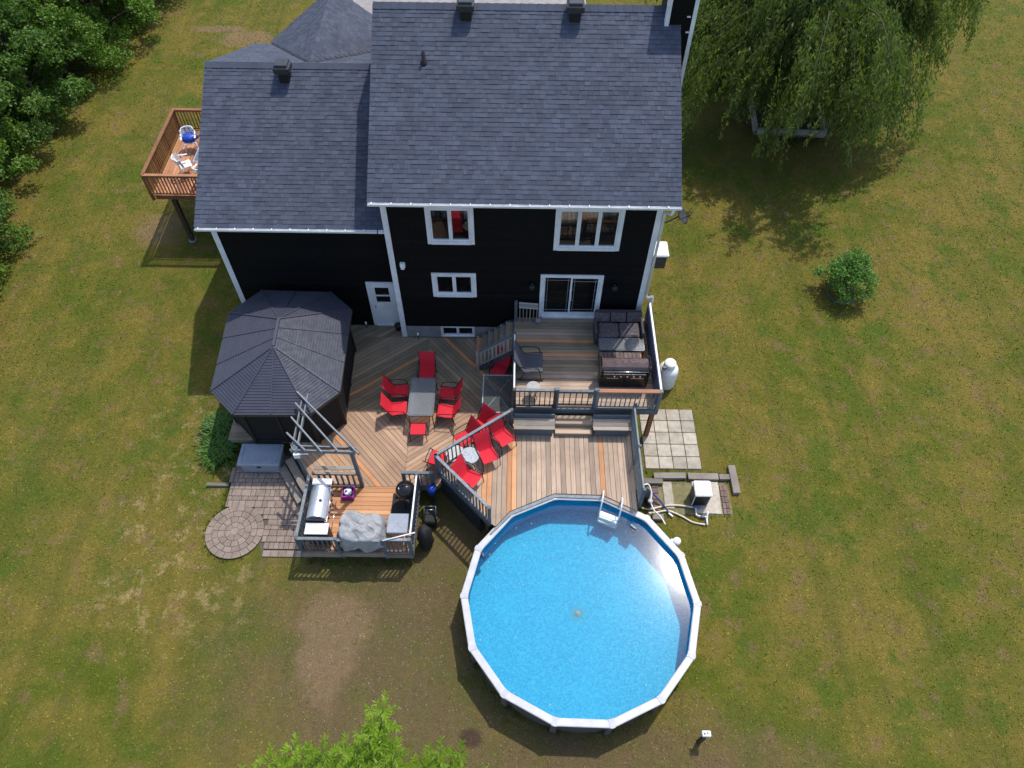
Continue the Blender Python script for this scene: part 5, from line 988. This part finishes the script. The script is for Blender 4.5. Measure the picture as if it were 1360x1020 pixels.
for i, (x, y, h, r_, mt, n, sz) in enumerate(((-21.4, 18.0, 5.0, 2.7, LF1, 24000, .13), (-22.0, 21.2, 5.2, 2.8, LF2, 25000, .13), (-22.7, 24.6, 5.2, 2.7, LF1, 25000, .13), (-23.0, 27.6, 5.6, 2.8, LF3, 25000, .13), (-22.5, 30.6, 5.4, 2.7, LF2, 25000, .13), (-22.3, 33.6, 5.8, 2.8, LF1, 24000, .13), (-21.6, 36.8, 5.0, 2.9, LF1, 26000, .14), (-25.6, 30.0, 6.6, 3.2, LF2, 20000, .15), (-25.6, 35.0, 6.6, 3.2, LF3, 20000, .15), (-24.2, 40.0, 6.6, 3.3, LF2, 20000, .15), (-21.2, 40.6, 5.2, 2.9, LF1, 22000, .14))):
    broad_tree((x, y), tl[i], mt, h, r_, n, 20 + i, gp, sz)
# willow: arching boughs with hanging strands
rg = np.random.default_rng(5); rnd = random.Random(5); wx, wy = 12.9, 30.9
wl = thing('willow_tree', (wx, wy, G), 'large weeping willow with hanging strands beyond the house', 'tree'); WILL = leafmat('willow_leaves', (.1, .15, .035), (.2, .245, .07), .45)
m = MB(); m.tube([(wx, wy, G - .1), (wx + .1, wy - .1, 1.6), (wx, wy, 3.4)], .38, 10, .24); Cs = []; Ds = []
for k in range(84):
    a = k * 2.399 + rnd.uniform(-.3, .3); f = rnd.random(); reach = rnd.uniform(2.2, 6.6) if k > 8 else rnd.uniform(1, 2.5); top = rnd.uniform(5.4, 9.2) - reach * .22; ca, sa = math.cos(a), math.sin(a)
    if sa < -.1 and ca > .15: reach *= .72
    path = spl([(wx, wy, 2.8), (wx + ca * reach * .3, wy + sa * reach * .3, top * .85), (wx + ca * reach * .65, wy + sa * reach * .65, top), (wx + ca * reach, wy + sa * reach, top - .9)], 6); m.tube(path, .06, 5, .008)
    for p in path[5:]:
        for q in range(8):
            s = Vector(p) + Vector((rnd.gauss(0, .42), rnd.gauss(0, .42), rnd.uniform(-.1, .25))); ln = min(rnd.uniform(.8, 3.0), s.z - 1.0); dr = Vector((ca * .16 + rnd.gauss(0, .1), sa * .16 + rnd.gauss(0, .1), -1)).normalized(); cnt = int(ln * 26)
            u = rg.random((cnt, 1)) ; Cs.append(np.array(s) + np.array(dr) * u * ln + np.array([ca, sa, 0]) * .25 * np.sin(u * 2) + rg.normal(size=(cnt, 3)) * .07); Ds.append(np.repeat(np.array([dr]), cnt, 0))
m.build('trunk', BARK, wl, True); C = np.concatenate(Cs); D = unit(np.concatenate(Ds) + rg.normal(size=(len(C), 3)) * .45); s = unit(np.cross(D, rg.normal(size=C.shape))); Ln = .06 + .075 * rg.random((len(C), 1))
polys_mesh('crown', np.stack([C - D * Ln, C + s * Ln * .26, C + D * Ln, C - s * Ln * .26], 1), WILL, wl, (wx, wy, G))
wf = thing('tree_planter', (12.9, 31.1, G), 'square weathered timber frame around the willow trunk', 'planter')
for a, b in (((11.2, 29.6), (14.4, 29.45)), ((14.4, 29.5), (14.75, 33.0)), ((14.7, 33.0), (11.5, 33.1)), ((11.5, 33.0), (11.2, 29.6))): MB().bar((*a, G + .14), (*b, G + .14), .16, .32).build('timber', wood('pale_planter_timber', (.34, .32, .31), (.25, .23, .22), (.38, .36, .34)) if b[1] == 29.45 else bpy.data.materials['pale_planter_timber'], wf)
# round bush
bs = thing('bush', (12.75, 19.75, G), 'round bushy green shrub standing alone in the lawn inside an edging ring', 'bush'); rg = np.random.default_rng(9); Cs = []
m = MB()
for k in range(34):
    a = k * 2.4; f = (k + .5) / 34; rad = .98 * math.sqrt(f) * rnd.uniform(.55, 1.2); z = G + .3 + 1.2 * (1 - f * .72) * rnd.uniform(.6, 1.2); c = np.array([12.75 + rad * math.cos(a), 19.75 + rad * math.sin(a), z]); m.tube([(12.75, 19.75, G), tuple(c)], .015, 4, .005); Cs.append(c + rg.normal(size=(210, 3)) * np.array([.15, .15, .12]))
m.build('stems', BARK, bs); polys_mesh('foliage', leaves(np.concatenate(Cs), .085, .6, .3, rg), leafmat('bush_leaves', (.075, .18, .03), (.17, .33, .06)), bs, (12.75, 19.75, G))
rgm = MB(); rgm.loft([[(12.66 + (.5 + .035 * math.cos(b)) * math.cos(a), 19.5 + (.5 + .035 * math.cos(b)) * math.sin(a), G + .03 + .05 * math.sin(b)) for b in [2 * PI * k / 8 for k in range(8)]] for a in [2 * PI * k / 36 for k in range(37)]], cap=False)
tag(rgm.build('edging_ring', plain('grey_edging', (.1, .11, .11), rough=.7), smooth=True), 'grey edging ring around the foot of the lone bush', 'edging')
# day lilies
for x, y, rr_, l in ((-9.75, 12.95, .55, 'clump of arching day lily leaves at the gazebo corner'), (-9.5, 12.1, .5, 'clump of arching day lily leaves next to the grey storage box')):
    pl = thing('day_lily', (x, y, G), l, 'plant', 'day lilies beside the gazebo'); rg = np.random.default_rng(int(abs(x * 100))); quads = []
    for k in range(520):
        a = rg.random() * 2 * PI; b = np.array([x + rg.normal() * .17, y + rg.normal() * .22, G]); L = .3 + .34 * rg.random(); o = np.array([math.cos(a), math.sin(a), 0]); s = np.array([-math.sin(a), math.cos(a), 0]) * .024
        pts = [b + o * L * .85 * u ** 1.4 + np.array([0, 0, L * (1.5 * u - 1.05 * u * u)]) for u in (0, .35, .7, 1)]
        for i in range(3): w0, w1 = (1, 1, .8, .1)[i], (1, 1, .8, .1)[i + 1]; quads.append([pts[i] - s * w0, pts[i] + s * w0, pts[i + 1] + s * w1, pts[i + 1] - s * w1])
    polys_mesh('foliage', np.array(quads), leafmat('lily_leaves', (.05, .14, .014), (.1, .21, .025)) if 'lily_leaves' not in bpy.data.materials else bpy.data.materials['lily_leaves'], pl, (x, y, G))
# tall young tree whose top reaches into the lower edge
yt = thing('young_tree', (-2.4, .6, G), 'bright yellow-green tree top with narrow leaves rising from the near lawn', 'tree'); rg = np.random.default_rng(77); rnd = random.Random(77)
m = MB(); m.tube([(-2.4, .6, G - .1), (-2.4, .7, 4.5), (-2.3, 1.0, 8.2)], .14, 8, .03); Cs = []; Ds = []
tips = [(-1.98, 2.62, 8.6, 1.0), (-2.15, 2.25, 8.5, .9), (-2.35, 2.0, 8.4, .9), (-1.75, 2.0, 8.3, .9), (-2.75, 2.2, 7.6, .8), (-3.15, 2.2, 7.4, .9), (-3.5, 2.12, 7.2, .8), (-3.95, 1.95, 7.0, .8), (-4.4, 1.8, 6.9, .7), (-2.9, 1.85, 7.8, .9), (-1.1, 2.15, 7.6, .8), (-1.35, 1.9, 7.7, .9), (-.85, 1.9, 7.4, .7), (-.6, 1.75, 7.2, .7), (-4.2, 2.1, 7.0, .8), (-3.75, 2.3, 7.1, .7), (-4.75, 1.85, 6.7, .6), (-.75, 2.2, 7.3, .6), (-.35, 1.85, 7.0, .6), (-2.05, 2.45, 8.2, .9), (-2.0, 1.6, 8.6, 1), (-2.6, 1.5, 8.3, 1), (-3.4, 1.6, 7.4, .9), (-1.4, 1.5, 8.0, .9)] + [(-2.4 + 2.1 * math.cos(a), .5 + 1.5 * math.sin(a), 6.6 + rnd.random() * 1.6, .9) for a in [2.2 + k * .42 for k in range(12)]]
for x, y, z, s_ in tips:
    base = Vector((-2.4 + (x + 2.4) * .35, .8 + (y - .8) * .45, z - 1.9)); tip = Vector((x, y, z)); m.tube([tuple(base), tuple(base.lerp(tip, .5) + Vector((0, 0, .1))), tuple(tip)], .025, 5, .006); m.tube([(-2.4, .7, z - 3.0), tuple(base)], .04, 5, .025)
    for k in range(34):
        u = .25 + .75 * k / 34; p = base.lerp(tip, u); a = k * 2.4; out = Vector((math.cos(a), math.sin(a), .45)).normalized(); L = (.2 + .34 * (1 - u)) * s_ + .06
        for q in range(16):
            v = (q + 1) / 16; c = p + out * L * v + Vector((0, 0, -.05 * v * v)); sd = out.cross(Vector((0, 0, 1))).normalized() * (1 if q % 2 else -1); d = (out * .75 + sd * .8 + Vector((rnd.gauss(0, .2), rnd.gauss(0, .2), rnd.gauss(0, .25)))).normalized(); Cs.append(tuple(c + d * .04)); Ds.append(tuple(d))
m.build('trunk', BARK, yt, True); C = np.array(Cs); D = np.array(Ds); s = unit(np.cross(D, np.array([0, 0, 1]) + rg.normal(size=C.shape) * .35)); Ln = .034 + .032 * rg.random((len(C), 1))
polys_mesh('crown', np.stack([C - D * Ln, C + s * Ln * .24, C + D * Ln, C - s * Ln * .24], 1), leafmat('lime_leaves', (.15, .26, .012), (.27, .4, .02), .45), yt, (-2.4, .6, G))
bpy.context.view_layer.update()
